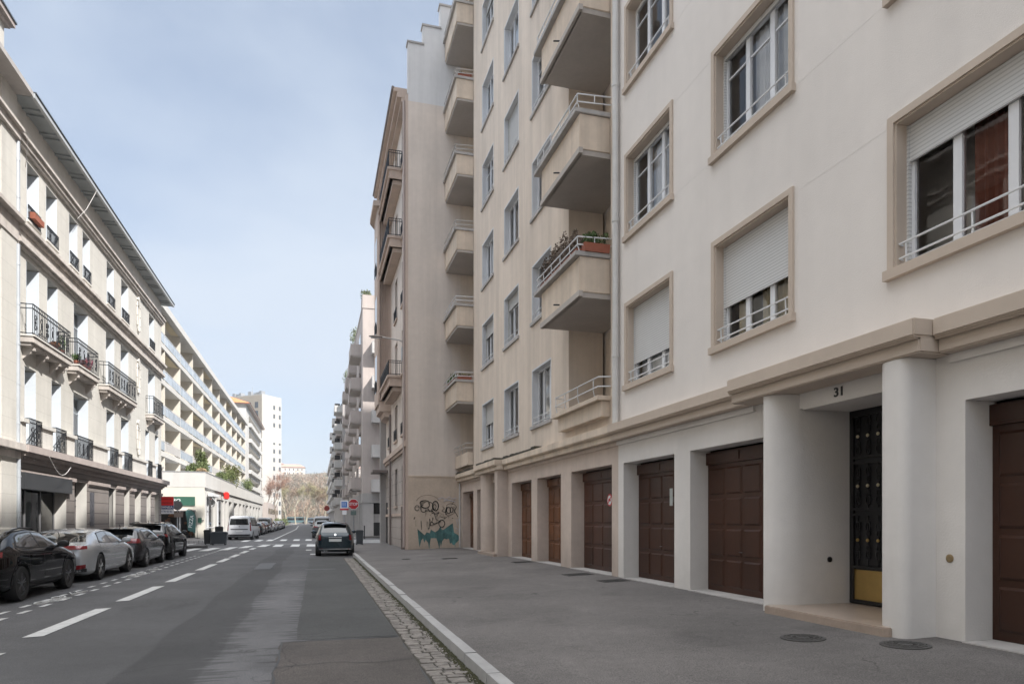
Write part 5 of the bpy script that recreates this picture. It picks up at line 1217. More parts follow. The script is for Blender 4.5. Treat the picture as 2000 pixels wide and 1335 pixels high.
    def gp(a, b, ta=0, tb=0):
        k = 8; lo = [(a+(b-a)*i/k, lerp(belt, a+(b-a)*i/k)+.055) for i in range(k+1)]; hi = [(a+ta+(b-tb-a-ta)*i/k, max(lerp(belt, a+ta)+.10, lerp(top, a+ta+(b-tb-a-ta)*i/k)-ups)) for i in range(k+1)]
        return lo+hi[::-1]
    segs = S['segs']
    side([(g0[0]-.03, lerp(belt, g0[0])+.03), (g1[1]+.02, lerp(belt, g1[1])+.035)]+[(x, lerp(top, x)-ups+.022) for x in [g1[1]-S['ta1']+.02-(g1[1]-S['ta1']-g0[0]-S['ta0'])*i/8 for i in range(9)]], 'window_trim', plastic, .003)
    for i, (a, b) in enumerate(segs): side(gp(a, b, S['ta0'] if i == 0 else -.02, S['ta1'] if i == len(segs)-1 else .02), 'side_window', CARGL, .006)
    # rear and front glazing
    rg = S['rearglass']; rear([(-rg[0], rg[2]), (rg[0], rg[2]), (rg[1], rg[3]), (-rg[1], rg[3])], 'rear_window', CARGL, .006)
    fg_ = S['windshield']; rear([(-fg_[0], fg_[2]), (fg_[0], fg_[2]), (fg_[1], fg_[3]), (-fg_[1], fg_[3])], 'windscreen', CARGL, .006, front=True)
    rear(S['tail'], 'tail_lamp', tail, .008, mirror=True, dx=S.get('taildx', .45))
    if S.get('tailbar'): rear(S['tailbar'], 'light_bar', tail, .007)
    fz = S.get('headz', (.62, .78)); rear([(hw*.45, fz[0]+.03), (hw*.9, fz[0]+.06), (hw*.92, fz[1]), (hw*.5, fz[1]-.04)], 'head_lamp', lampg, .006, mirror=True, dx=.35, front=True)
    rear([(-hw*.42, .38), (hw*.42, .38), (hw*.45, .62), (-hw*.45, .62)], 'grille', plastic, .006, front=True)
    # lower trims
    zt = S.get('trimz', .42)
    rear([(-hw*.86, S['gc']+.12), (hw*.86, S['gc']+.12), (hw*.88, zt), (-hw*.88, zt)], 'rear_bumper_trim', S.get('bumperm', plastic), .005)
    rear([(-hw*.86, S['gc']+.1), (hw*.86, S['gc']+.1), (hw*.88, zt-.05), (-hw*.88, zt-.05)], 'front_bumper_trim', plastic, .005, front=True)
    if S.get('reflector'): rear(S['reflector'], 'reflector', tail, .009, mirror=True, dx=S.get('taildx', .3))
    if S.get('clad'): side([(wb[0]+ar+.02, S['gc']+.03), (wb[1]-ar-.02, S['gc']+.03), (wb[1]-ar-.02, S['gc']+.16), (wb[0]+ar+.02, S['gc']+.16)], 'sill_trim', plastic, .006)
    # door shut lines and handles
    for x in S['doors']:
        side([(x, S['gc']+.17), (x+.009, S['gc']+.17), (x+.009, lerp(belt, x)+.03), (x, lerp(belt, x)+.03)], 'door_gap', plastic, .002, step=.12)
    for x in S['handles']:
        z = lerp(belt, x)-.13; side([(x, z), (x+.17, z+.008), (x+.17, z+.033), (x, z+.026)], 'door_handle', S.get('handlem', paintm), .022)
    pz = S['platez']; rear([(-.26, pz), (.26, pz), (.26, pz+.11), (-.26, pz+.11)], 'number_plate', plate, .012, step=.2)
    rear([(-.06, pz+.28), (.06, pz+.28), (.06, pz+.37), (-.06, pz+.37)] if 0 else [(.045*math.cos(a*.785), S.get('badgez', pz+.25)+.045*math.sin(a*.785)) for a in range(8)], 'badge', chrome, .01, step=.2)
    if S.get('arch'):      # dark wheel arch lip
        for y in wb:
            P = [(y+math.cos(R(a))*(ar+.045), wr+math.sin(R(a))*(ar+.045)) for a in range(-8, 189, 14)]+[(y+math.cos(R(a))*(ar+.002), wr+math.sin(R(a))*(ar+.002)) for a in range(188, -9, -14)]
            side(P, 'wheel_arch_trim', plastic, .008, step=.05)
    # mirrors
    mx_, mz_ = S['mirror']
    for sx in (-1, 1):
        b = MB().lathe([(.01, -.06), (.075, -.05), (.095, .0), (.08, .04), (.01, .05)], (0, 0, 0), 'y', 12)
        xw = hw*.93+.13; b.v = [Vector((sx*(xw)+v.x*1.35, mx_+v.y, mz_+v.z*.85)) for v in b.v]
        b.tube([(sx*(hw*.86), mx_+.03, mz_-.06), (sx*xw, mx_, mz_-.03)], .022, 6); b.build('wing_mirror', S.get('mirrorm', paintm), t, local=True, smooth=50)
    # wheels
    for y in wb:
        for sx in (-1, 1):
            x1 = sx*(hw-.015); tw = .22
            b = MB().lathe([(wr*.62, 0), (wr*.66, .012), (wr*.93, .018), (wr*.985, -.02*1), (wr, -.05), (wr, -tw+.04), (wr*.97, -tw), (wr*.6, -tw)], (0, 0, 0), 'x', 36)
            b.v = [Vector((x1+sx*v.x*1.0, y+v.y, wr+v.z)) for v in b.v]; w = b.build('wheel', tyre, t, local=True, smooth=35)
            b = MB().lathe([(.01, -.06), (wr*.60, -.07), (wr*.66, -.015), (wr*.685, .006), (wr*.64, .006), (wr*.60, -.03), (wr*.58, -.055), (.01, -.05)], (0, 0, 0), 'x', 30)
            ns = S.get('spokes', 5)
            for k in range(ns):
                a0 = k*2*math.pi/ns+.3
                for da in ((-.16, .16) if S.get('split', True) else (0,)):
                    c, s2 = math.cos(a0+da), math.sin(a0+da); c2, s3 = math.cos(a0+da*.35), math.sin(a0+da*.35)
                    b.tube([(-.008, c2*.03, s3*.03), (-.004, c*wr*.4, s2*wr*.4), (-.012, c*wr*.64, s2*wr*.64)], .022 if not S.get('split', True) else .015, 5)
            b.lathe([(.06, -.03), (.055, .0), (.02, .005)], (0, 0, 0), 'x', 14)
            b.v = [Vector((x1+sx*v.x, y+v.y, wr+v.z)) for v in b.v]; b.build('rim', S.get('rim', alloy), w, local=True, smooth=35)
    if S.get('rails'):
        for sx in (-1, 1): 
            r0, r1 = S['rails']; b = MB().tube([(sx*hw*.66, r0, lerp(top, r0)-.08), (sx*hw*.63, r0+.12, lerp(top, r0+.12)-.015), (sx*hw*.63, (r0+r1)/2, lerp(top, (r0+r1)/2)-.005), (sx*hw*.63, r1-.12, lerp(top, r1-.12)-.015), (sx*hw*.63, r1, lerp(top, r1)-.08)], .016, 6); b.build('roof_rail', plastic, t, local=True)
    if S.get('spoiler'):
        y0s, zsp = S['spoiler']; b = MB().box(-hw*.60, hw*.60, y0s, y0s+.24, zsp-.02, zsp+.012); b.build('rear_spoiler', S.get('spoilm', paintm), t, local=True, bevel=.01)
    if S.get('chromebar'): rear(S['chromebar'], 'chrome_strip', chrome, .012)
    if S.get('boottrim'): rear(S['boottrim'], 'bumper_strip', S.get('bts', chrome), .012)
    if S.get('exhaust'):
        for x in S['exhaust']: MB().lathe([(.035, 0), (.035, .1)], (x, .02, S['gc']+.07), 'y', 12).build('exhaust', chrome, t, local=True)
    b = MB().tube([(0, S.get('ant', .9), lerp(top, S.get('ant', .9))-.02), (0, S.get('ant', .9)-.10, lerp(top, S.get('ant', .9))+.07)], .01, 5); b.build('aerial', plastic, t, local=True)
    return t
def put(t, x, y, z=0, rz=0): t.location = (x, y, z); t.rotation_euler = (0, 0, R(rz))
LG = 'cars parked along the left kerb'; RG_ = 'cars parked along the right kerb'
suvA = dict(L=4.45, W=1.84, H=1.47, gc=.19, top=[(0, .97), (.06, 1.05), (.3, 1.11), (.75, 1.31), (1.25, 1.43), (1.9, 1.47), (2.4, 1.44), (2.85, 1.28), (3.3, 1.05), (3.55, 1.0), (4.1, .91), (4.36, .79), (4.45, .62)],
    belt=[(0, .94), (.7, 1.04), (1.5, .99), (3.2, .96), (4.45, .78)], axles=(.86, 3.54), wr=.355, glass=((.72, .9), (3.15, 3.25)), segs=[(.78, 1.92), (1.98, 3.12)], ta0=.28, ta1=.72, upper=.12,
    rearglass=(.62, .50, 1.11, 1.36), windshield=(.66, .52, 1.08, 1.42), tail=[(.38, .86), (.92, .90), (.93, 1.0), (.40, .98)], taildx=.5, tailbar=[(-.5, .90), (.5, .90), (.5, .93), (-.5, .93)], platez=.62, doors=(1.25, 2.05, 3.15), handles=(1.35, 2.45), mirror=(2.93, 1.08),
    arch=True, clad=True, rim=alloy_dark, spokes=5, rails=(.9, 2.4), mirrorm=plastic, trimz=.46, reflector=[(.5, .48), (.85, .50), (.85, .54), (.5, .52)], handlem=plastic)
suvB = dict(L=5.0, W=1.95, H=1.39, gc=.15, top=[(0, .90), (.05, .97), (.35, 1.03), (1.0, 1.27), (1.6, 1.36), (2.2, 1.39), (2.8, 1.35), (3.25, 1.19), (3.75, .98), (4.0, .94), (4.55, .84), (4.87, .72), (5.0, .55)],
    belt=[(0, .88), (.8, .98), (1.7, .93), (3.6, .90), (5.0, .70)], axles=(.98, 3.90), wr=.355, glass=((1.05, .9), (3.55, 3.6)), segs=[(1.1, 2.2), (2.26, 3.5)], ta0=.30, ta1=.72, upper=.10,
    rearglass=(.74, .58, 1.035, 1.26), windshield=(.74, .58, 1.0, 1.30), tail=[(.35, .84), (.95, .86), (.96, .94), (.40, .95)], taildx=.5, tailbar=[(-.5, .88), (.5, .88), (.5, .90), (-.5, .90)], platez=.50, doors=(1.5, 2.3, 3.5), handles=(1.62, 2.75), mirror=(3.25, 1.03), badgez=.78,
    trimz=.36, rim=alloy, spokes=5, reflector=[(.62, .34), (.90, .37), (.90, .47), (.62, .44)], taper=.17, exhaust=(-.55, .55))
hatC = dict(L=4.15, W=1.77, H=1.40, gc=.16, top=[(0, .90), (.05, .96), (.12, 1.04), (.42, 1.31), (.8, 1.38), (1.6, 1.40), (2.2, 1.36), (2.6, 1.22), (3.05, .99), (3.3, .94), (3.85, .84), (4.07, .72), (4.15, .55)],
    belt=[(0, .90), (.7, .96), (1.5, .93), (3.0, .88), (4.15, .70)], axles=(.72, 3.33), wr=.315, glass=((.62, .9), (2.85, 2.9)), segs=[(.68, 1.72), (1.78, 2.86)], ta0=.10, ta1=.66, upper=.11,
    rearglass=(.62, .52, 1.0, 1.27), windshield=(.62, .5, .99, 1.31), tail=[(.42, .84), (.88, .84), (.86, .98), (.5, 1.0)], taildx=.5, platez=.5, doors=(1.1, 1.78, 2.85), handles=(1.2, 2.2), mirror=(2.65, 1.0),
    rim=alloy, spokes=7, split=False, spoiler=(.22, 1.31), trimz=.36)
suvD = dict(L=4.45, W=1.84, H=1.55, gc=.20, top=[(0, 1.0), (.05, 1.07), (.12, 1.16), (.45, 1.45), (.85, 1.52), (1.7, 1.55), (2.3, 1.51), (2.75, 1.34), (3.2, 1.11), (3.4, 1.06), (4.0, .97), (4.34, .86), (4.45, .66)],
    belt=[(0, 1.0), (.7, 1.08), (1.5, 1.04), (3.1, 1.0), (4.45, .82)], axles=(.84, 3.50), wr=.36, glass=((.62, .9), (3.0, 3.1)), segs=[(.68, 1.8), (1.86, 3.04)], ta0=.14, ta1=.70, upper=.12,
    rearglass=(.66, .55, 1.13, 1.41), windshield=(.66, .54, 1.11, 1.45), tail=[(.40, .93), (.92, .95), (.92, 1.05), (.5, 1.03)], taildx=.5, platez=.66, doors=(1.15, 1.9, 3.05), handles=(1.3, 2.35), mirror=(2.82, 1.09),
    arch=True, clad=True, rim=alloy_dark, spokes=5, rails=(.7, 2.3), spoiler=(.20, 1.46), trimz=.5)
fiat = dict(L=3.57, W=1.63, H=1.49, gc=.17, top=[(0, .86), (.04, .94), (.10, 1.02), (.38, 1.38), (.65, 1.45), (1.2, 1.49), (1.8, 1.47), (2.15, 1.36), (2.65, 1.05), (2.85, .99), (3.3, .88), (3.5, .74), (3.57, .56)],
    belt=[(0, .90), (.6, .98), (1.4, .95), (2.6, .92), (3.57, .70)], axles=(.60, 2.90), wr=.295, glass=((.5, .9), (2.42, 2.5)), segs=[(.56, 1.2), (1.26, 2.44)], ta0=.10, ta1=.56, upper=.12,
    rearglass=(.58, .49, 1.02, 1.34), windshield=(.6, .5, 1.02, 1.38), tail=[(.60, .70), (.745, .70), (.735, .92), (.60, .92)], taildx=.25, platez=.64, doors=(1.2, 2.45), handles=(1.4,), mirror=(2.25, 1.02), badgez=.93,
    rim=alloy, spokes=8, split=False, taper=.20, tumble=.24, chromebar=[(-.28, .80), (.28, .80), (.26, .835), (-.26, .835)], boottrim=[(-.66, .30), (.66, .30), (.66, .335), (-.66, .335)], reflector=[(.5, .30), (.70, .30), (.70, .34), (.5, .34)], spoiler=(.22, 1.41), exhaust=(-.45, -.36), trimz=.28, spoilm=plastic)
van = dict(L=5.0, W=1.95, H=1.97, gc=.20, top=[(0, 1.88), (.05, 1.93), (.3, 1.96), (1.5, 1.97), (3.2, 1.95), (3.5, 1.88), (3.9, 1.55), (4.25, 1.22), (4.5, 1.10), (4.85, .92), (4.95, .75), (5.0, .55)],
    belt=[(0, 1.12), (1.5, 1.14), (3.9, 1.12), (5.0, .85)], axles=(.93, 4.03), wr=.33, glass=((.35, .9), (4.1, 4.1)), segs=[(.4, 1.5), (1.58, 2.7), (2.85, 4.0)], ta0=.03, ta1=.34, upper=.22,
    rearglass=(.74, .66, 1.22, 1.72), windshield=(.78, .66, 1.2, 1.78), tail=[(.83, .72), (.95, .74), (.90, 1.45), (.80, 1.45)], taildx=.3, platez=.68, doors=(1.6, 2.78, 3.9), handles=(2.9,), mirror=(3.75, 1.22), badgez=1.1,
    rim=alloy, spokes=6, split=False, taper=.07, tumble=.12, trimz=.46, boottrim=[(-.66, .83), (.66, .83), (.66, .90), (-.66, .90)], bts=plastic, mirrorm=plastic, ant=3.3)
P_black = paint('black_car_paint', (.004, .004, .005)); P_silver = paint('silver_car_paint', (.52, .54, .56), .5, .25); P_anth = paint('anthracite_car_paint', (.022, .021, .024), .3)
P_blue = paint('petrol_blue_car_paint', (.003, .018, .028), .2); P_white = paint('white_car_paint', (.52, .53, .55)); P_grey = paint('grey_car_paint', (.10, .105, .11), .4); P_red = paint('dark_red_car_paint', (.10, .012, .01))
cA = make_car(suvA, 'glossy black coupe-backed crossover with dark alloy wheels, nearest on the left kerb', P_black, LG); put(cA, -6.52, 14.85, -.05)
cB = make_car(suvB, 'silver sloping-backed SUV between the two nearest dark cars on the left', P_silver, LG); put(cB, -6.56, 19.87, -.05)
cC = make_car(hatC, 'anthracite hatchback with red tail lamps parked ahead of the silver SUV', P_anth, LG); put(cC, -6.48, 25.42, -.05)
cD = make_car(suvD, 'tall black SUV parked last before the left side street', P_black, LG); put(cD, -6.52, 29.82, -.05)
cF = make_car(fiat, 'small rounded petrol-blue hatchback at the right kerb before the crossing', P_blue, RG_); put(cF, .80, 30.35, 0)
cV = make_car(van, 'white passenger van parked beyond the bins on the left', P_white, LG, 'parked_van', 'van'); put(cV, -6.0, 59.5, -.05, -3)
def recolor(o, a, b):
    for ch in o.children:
        if ch.name.startswith(('body', 'wing', 'door_handle', 'rear_spoiler')) and ch.data:
            for i, s in enumerate(ch.material_slots):
                if s.material == a: s.link = 'OBJECT'; s.material = b
def clone(src, pm, newm, lab, x, y, z=-.05, rz=0, grp=LG):
    c = copy_tree(src); c['label'] = lab; c['group'] = grp; recolor(c, pm, newm); put(c, x, y, z, rz); return c
far = [(cD, P_black, P_black, 'black SUV parked directly beyond the white van'), (cC, P_anth, P_grey, 'grey hatchback second beyond the white van'), (cB, P_silver, P_anth, 'dark SUV third beyond the white van'),
       (cC, P_anth, P_red, 'dark red hatchback fourth beyond the white van'), (cA, P_black, P_anth, 'anthracite crossover fifth beyond the white van'), (cV, P_white, P_white, 'white van parked far down the left kerb'),
       (cC, P_anth, P_grey, 'grey hatchback just past the distant white van'), (cD, P_black, P_white, 'white SUV far down the left kerb'), (cC, P_anth, P_black, 'black hatchback beyond the far white SUV'), (cB, P_silver, P_silver, 'silver SUV far down the left kerb'),
       (cC, P_anth, P_anth, 'dark hatchback beyond the far silver SUV'), (cA, P_black, P_blue, 'blue-black crossover near the end of the left row'), (cC, P_anth, P_white, 'white hatchback near the end of the left row'), (cD, P_black, P_grey, 'grey SUV last in the left row')]
y = 66.3
for i, (src, pm, nm, lab) in enumerate(far):
    clone(src, pm, nm, lab, -6.45-(.0 if y < 110 else .012*(y-110)), y, -.05); y += src_len if False else {cD: 5.6, cC: 5.3, cB: 6.1, cA: 5.6, cV: 6.3}[src]
for src, pm, nm, lab, x, yy_ in ((cD, P_black, P_grey, 'dark grey SUV just beyond the crossing on the right kerb', .62, 60.9), (cC, P_anth, P_white, 'white hatchback second beyond the crossing on the right', .6, 66.6), (cV, P_white, P_white, 'white van parked third beyond the crossing on the right', .6, 72), (cC, P_anth, P_anth, 'dark hatchback fourth beyond the crossing on the right', .6, 78.6), (cD, P_black, P_silver, 'silver SUV fifth beyond the crossing on the right', .6, 84), (cC, P_anth, P_grey, 'grey hatchback sixth beyond the crossing on the right', .6, 90)):
    clone(src, pm, nm, lab, x, yy_, 0, grp=RG_)

# ------------------------------------------------------------------ signs, bins, small street furniture
def octo(cx, cz, r): return [(cx+r*math.cos(R(22.5+45*i)), cz+r*math.sin(R(22.5+45*i))) for i in range(8)]
t = thing('stop_sign', (2.13, 41.3, .12), 'red octagonal STOP sign on a grey post at the pavement corner', 'road sign'); f = FC(41.3)
MB().tube([(2.13, 41.35, .1), (2.13, 41.35, 2.85)], .035, 8).build('post', steel_grey, t)
MB().fprism(octo(2.13, 2.50, .33), .0, .012, f).build('rim', sign_white, t); MB().fprism(octo(2.13, 2.50, .30), .0125, .016, f).build('face', sign_red, t)
text('lettering', 'STOP', .235, sign_white, t, onwall(f, 2.13, .018, 2.5), .002, .006, sx=.86)
MB().box(1.97, 2.29, 0, .01, 1.86, 2.10, f).build('back_plate', mat('sign_back_green', (.12,.17,.16), .5), t)
t = thing('information_sign', (2.22, 57.2, .12), 'blue square sign with white border above a small panel on a far post', 'road sign'); f = FC(57.2)
MB().tube([(2.22, 57.25, .1), (2.22, 57.25, 3.2)], .035, 8).build('post', steel_grey, t); MB().box(1.9, 2.54, 0, .012, 2.52, 3.16, f).build('border', sign_white, t); MB().box(2.0, 2.44, .013, .017, 2.60, 3.06, f).build('face', sign_blue, t)
MB().box(2.1, 2.14, .018, .021, 2.7, 3.0, f).box(2.26, 2.30, .018, .021, 2.7, 3.0, f).build('symbol', sign_white, t); MB().box(1.88, 2.56, 0, .012, 2.38, 2.49, f).build('red_strip', sign_red, t); MB().box(2.06, 2.40, 0, .012, 2.0, 2.34, f).build('panel', sign_white, t)
t = thing('round_sign', (-8.6, 48.6, .12), 'grey back of a round road sign beside the sale board', 'road sign'); f = FC(48.6)
MB().tube([(-8.65, 48.66, .1), (-8.65, 48.66, 2.85)], .035, 8).build('post', steel_grey, t); MB().fprism([(-8.65+.31*math.cos(x*.2618), 2.52+.31*math.sin(x*.2618)) for x in range(24)], 0, .02, f).build('disc', mat('sign_back_grey', (.12,.115,.12), .6, .1, 6), t)
MB().box(-8.85, -8.3, 0, .02, 1.75, 2.08, f).build('panel', mat('sign_back_brown', (.18,.14,.12), .6, .1, 6), t)
t = thing('no_entry_sign', (.3, 128, 3), 'small round red sign high on a post far down the street', 'road sign'); f = FC(128)
MB().tube([(1.9, 128.05, .1), (1.9, 128.05, 4.2)], .05, 6).build('post', steel_grey, t); MB().fprism([(1.9+.5*math.cos(x*.35), 3.7+.5*math.sin(x*.35)) for x in range(18)], 0, .02, f).build('disc', mat('faded_red', (.30,.05,.04), .6), t)
t = thing('feather_flag', (-9.3, 57.9, .1), 'dark green feather flag reading PIZZA outside the podium shop', 'flag'); f = FC(57.9)
P = [(-9.55, .75), (-9.02, .55), (-8.98, 1.2), (-9.0, 1.75), (-9.1, 2.12), (-9.3, 2.32), (-9.6, 2.38), (-9.72, 2.2), (-9.62, 1.5)]
MB().fprism(P, 0, .012, f).build('banner', flag_green, t); MB().tube([(-8.86, 57.9, .06), (-8.93, 57.9, 1.2), (-8.98, 57.9, 1.8), (-9.1, 57.9, 2.18), (-9.3, 57.9, 2.36), (-9.55, 57.9, 2.42)], .018, 6).build('pole', rail_black, t); MB().lathe([(.2, 0), (.2, .05), (.03, .08)], (-8.86, 57.9, .11), 'z', 14).build('base', rail_black, t)
M = onwall(f, -9.32, .014, 1.45) @ Matrix.Rotation(R(82), 4, 'Z'); text('lettering', 'PIZZA', .36, sign_white, t, M, .002, .002)
def wheelie(x, y, z, w, d, h, lab, m, four=False, rz=0):
    t = thing('wheelie_bin', (x, y, z), lab, 'bin', 'bins standing on the pavements')
    b = MB(); b.add([(x-w*.42, y-d*.4, z+.06), (x+w*.42, y-d*.4, z+.06), (x+w*.42, y+d*.4, z+.06), (x-w*.42, y+d*.4, z+.06), (x-w/2, y-d/2, z+h*.88), (x+w/2, y-d/2, z+h*.88), (x+w/2, y+d/2, z+h*.88), (x-w/2, y+d/2, z+h*.88)], [(0,3,2,1),(4,5,6,7),(0,1,5,4),(1,2,6,5),(2,3,7,6),(3,0,4,7)]); b.build('tub', m, t, bevel=.015)
    MB().box(x-w*.53, x+w*.53, y-d*.54, y+d*.54, z+h*.881, z+h*.95).box(x-w*.45, x+w*.45, y-d*.4, y+d*.45, z+h*.95, z+h).build('lid', m, t, bevel=.012)
    for sx in (-1, 1):
        for sy in ((-1, 1) if four else (1,)): MB().lathe([(.07 if four else .1, -.03), (.07 if four else .1, .03)], (x+sx*w*.38, y+sy*d*.38, z+(.07 if four else .1)), 'x', 14).build('wheel', tyre, t)
    MB().tube([(x-w*.35, y+d*.56, z+h*.9), (x+w*.35, y+d*.56, z+h*.9)], .015, 6).build('handle', m, t)
    return t
wheelie(2.42, 40.3, .13, .42, .5, .86, 'slim dark wheelie bin beside the stop sign post', bin_dark)
wheelie(-6.05, 47.9, -.05, 1.0, .7, .86, 'wide dark grey four-wheeled bin by the left side street', bin_dark, True)
wheelie(-6.85, 48.7, -.05, .42, .5, .98, 'narrow black bin just left of the wide grey bin', mat('black_bin', (.015,.016,.018), .5))
wheelie(-6.55, 51.9, .12, .5, .5, 1.0, 'black bin half hidden behind the wide grey bin', mat('black_bin', (.015,.016,.018), .5))
t = thing('bollard', (3.9, 58.3, .1), 'slim dark bollard on the far corner of the right cross street', 'bollard'); MB().lathe([(.045, 0), (.045, 1.0), (.055, 1.02), (.055, 1.06), (.02, 1.12)], (3.9, 58.3, .0), 'z', 12).build('post', rail_black, t); MB().lathe([(.08, 0), (.08, .04)], (3.9, 58.3, .0), 'z', 12).build('base', rail_black, t)
t = thing('traffic_island', (-6.6, 42.9, 0), 'low dark rubber kerb end where the left parking row stops', 'kerb block'); MB().prism([(-7.2, 42.2), (-6.3, 42.4), (-6.0, 42.8), (-6.3, 43.2), (-7.2, 43.4)], -.06, .09).build('block', cast_iron, t, bevel=.02)

# ------------------------------------------------------------------ end of the street: planting, vehicles, trees, hillside
def bare_tree(h, seed, twig, bk, lab, spread=.32):
    rnd = random.Random(seed); t = thing('plane_tree', (0, 0, 0), lab, 'tree', 'bare plane trees along the quay')
    tr = MB(); tw = MB(); tips = []
    def limb(p, d, ln, r, dep):
        n = 4; pts = [p]; q = Vector(p); dd = Vector(d)
        for i in range(n):
            dd = (dd+Vector((rnd.gauss(0, .10), rnd.gauss(0, .10), rnd.gauss(0, .05)+.03))).normalized(); q = q+dd*ln/n; pts.append(q.copy())
        tr.tube(pts, r, 6 if dep < 2 else 4, r2=r*.55)
        if dep >= 3: tips.append((pts[-1], dd)); tips.append((pts[2], dd)); return
        for k in range(3 if dep < 2 else 3):
            a = rnd.random()*6.28; sd = Vector((math.cos(a), math.sin(a), .35+rnd.random()*.5)).normalized()
            limb(pts[-1-(k % 2)], (dd*(.75)+sd*(.55+rnd.random()*.3)).normalized(), ln*rnd.uniform(.55, .75), r*.5, dep+1)
    limb(Vector((0, 0, 0)), (0, 0, 1), h*.38, h*.015, 0)
    tr.build('trunk', bk, t, local=True)
    for p, d in tips:
        for _ in range(16):
            a = Vector((rnd.gauss(0, 1), rnd.gauss(0, 1), rnd.gauss(.5, .8))).normalized(); e = p+a*rnd.uniform(.06, .13)*h*.75; s = a.cross(Vector((0, 0, 1))).normalized()*rnd.uniform(.012, .03)
            m_ = (p+e)/2+Vector((rnd.gauss(0, .1), rnd.gauss(0, .1), 0)); tw.add([p-s, p+s, m_+s*.8, e, m_-s*.8], [(0,1,2,3,4)])
            for _ in range(2):
                c = m_+Vector((rnd.gauss(0, .35), rnd.gauss(0, .35), rnd.gauss(0, .35))); u = Vector((rnd.gauss(0, 1), rnd.gauss(0, 1), rnd.gauss(0, 1))).normalized(); v = u.cross(a)*rnd.uniform(.02, .04); tw.add([c-u*.28, c+v, c+u*.28, c-v], [(0,1,2,3)])
    tw.build('crown', twig, t, local=True, recalc=False); return t
tw1 = mat('brown_twigs', (.26,.19,.13), .95, .3, .6); tw2 = mat('olive_catkin_twigs', (.33,.30,.17), .95, .3, .6); tw3 = mat('russet_twigs', (.33,.19,.13), .95, .3, .6)
spec = [(-10.2, 200, 17, tw3, 'russet bare tree beside the tower foot'), (-14.5, 214, 15, tw3, 'russet bare tree partly hidden behind the low sandy building'), (-13.2, 250, 19, tw3, 'tall russet bare tree just right of the tower'), (-17.5, 268, 17, tw2, 'olive bare tree left in the quay row'),
        (-10.2, 262, 16, tw2, 'pale-trunked tree, fourth along the quay row'), (-7.0, 258, 16, tw2, 'pale-trunked tree with dense catkins in the middle of the quay row'), (-3.6, 266, 17, tw2, 'pale-trunked tree right of the middle of the quay row'), (-.2, 262, 15, tw1, 'brown tree above the far end of the carriageway'), (3.2, 270, 16, tw2, 'pale-trunked tree at the right side of the quay row'),
        (6.6, 276, 17, tw1, 'brown bare tree near the right-hand facades'), (-12, 296, 18, tw1, 'tall brown tree behind the left of the quay row'), (-4.5, 300, 19, tw1, 'tall brown tree behind the middle of the quay row'), (2.5, 304, 18, tw1, 'tall brown tree behind the right of the quay row'), (9, 300, 17, tw2, 'olive tree half hidden by the right-hand facades')]
protos = []
for i, (x, y, h, tm, lab) in enumerate(spec):
    if i < 5: tr_ = bare_tree(h, 40+i, tm, plane_bark if tm == tw2 else bark, lab); protos.append((tr_, h))
    else:
        p_, ph = protos[[3, 4, 0, 1, 2][i % 5]]; tr_ = copy_tree(p_); tr_['label'] = lab; tr_.scale = (h/ph,)*3
        for ch in tr_.children:
            ch.material_slots[0].link = 'OBJECT'; ch.material_slots[0].material = tm if ch.name.startswith('crown') else (plane_bark if tm == tw2 else bark)
    tr_.location = (x, y, 0); tr_.rotation_euler = (0, 0, i*1.7)
for i, (x, y, r, lab) in enumerate([(-9.5, 170, (1.6, 6, 1.6), 'fresh green hedge beside the far left kerb, nearest'), (-9.3, 186, (1.4, 6, 1.4), 'fresh green hedge beside the far left kerb, middle'), (-9.0, 202, (1.6, 6, 1.5), 'fresh green hedge beside the far left kerb, farthest')]):
    bush(x, y, 0, r, lab, lime_leaf, 60+i, 1500, .16, 'hedges along the far left kerb', 'hedge_shrub', 0)
def farvan(x, y, w, h, m, lab):
    t = thing('parked_bus', (x, y, 0), lab, 'bus'); MB().box(x-w/2, x+w/2, y, y+2.4, .4, h).build('body', m, t, bevel=.12); MB().box(x-w/2+.3, x+w/2-.3, y-.02, y-.001, h*.5, h*.85).build('window', CARGL, t)
    for s in (-.35, .35): MB().lathe([(.45, 0), (.45, .3)], (x+s*w, y+.0, .45), 'y', 16).build('wheel', tyre, t)
farvan(-8.6, 331, 8.5, 3.0, mat('teal_bus', (.10,.17,.18), .4), 'teal bus crossing the far end of the street, on the left'); farvan(.2, 334, 8, 2.7, mat('slate_bus', (.13,.17,.20), .4), 'slate-coloured bus crossing the far end of the street, on the right')
t = thing('street_kiosk', (7.4, 320, 0), 'low white kiosk roof at the far right end of the street', 'kiosk'); MB().box(5.8, 9.5, 320, 324, 2.8, 3.2).build('roof', modern_white, t); MB().box(6.2, 9.2, 320.3, 323.7, 0, 2.8).build('wall', blue_glassrail, t)
# hillside
hm = bpy.data.meshes.new('hill'); V = []; Fq = []; nx, ny = 60, 40
def hz(x, y):
    k = max(0, (y-380)/260); k = min(k, 1.0); s = k*k*(3-2*k)
    return s*(41+2*math.sin(x*.012+1)+1*math.sin(x*.05))-.2-max(0, (x-20))*.16*s*1.0
for j in range(ny):
    for i in range(nx): x = -420+840*i/(nx-1); y = 360+640*j/(ny-1); V.append((x, y, hz(x, y)+1.2*math.sin(i*2.3+j*1.7)))
for j in range(ny-1):
    for i in range(nx-1): Fq.append((j*nx+i, j*nx+i+1, (j+1)*nx+i+1, (j+1)*nx+i))
hm.from_pydata(V, [], Fq); hm.shade_smooth(); ho = obj('hill', hm, mat('hillside_earth', (.17,.14,.10), .95, .35, .03)); ho['kind'] = 'structure'
wd = {0: MB(), 1: MB(), 2: MB()}; rnd = random.Random(77)
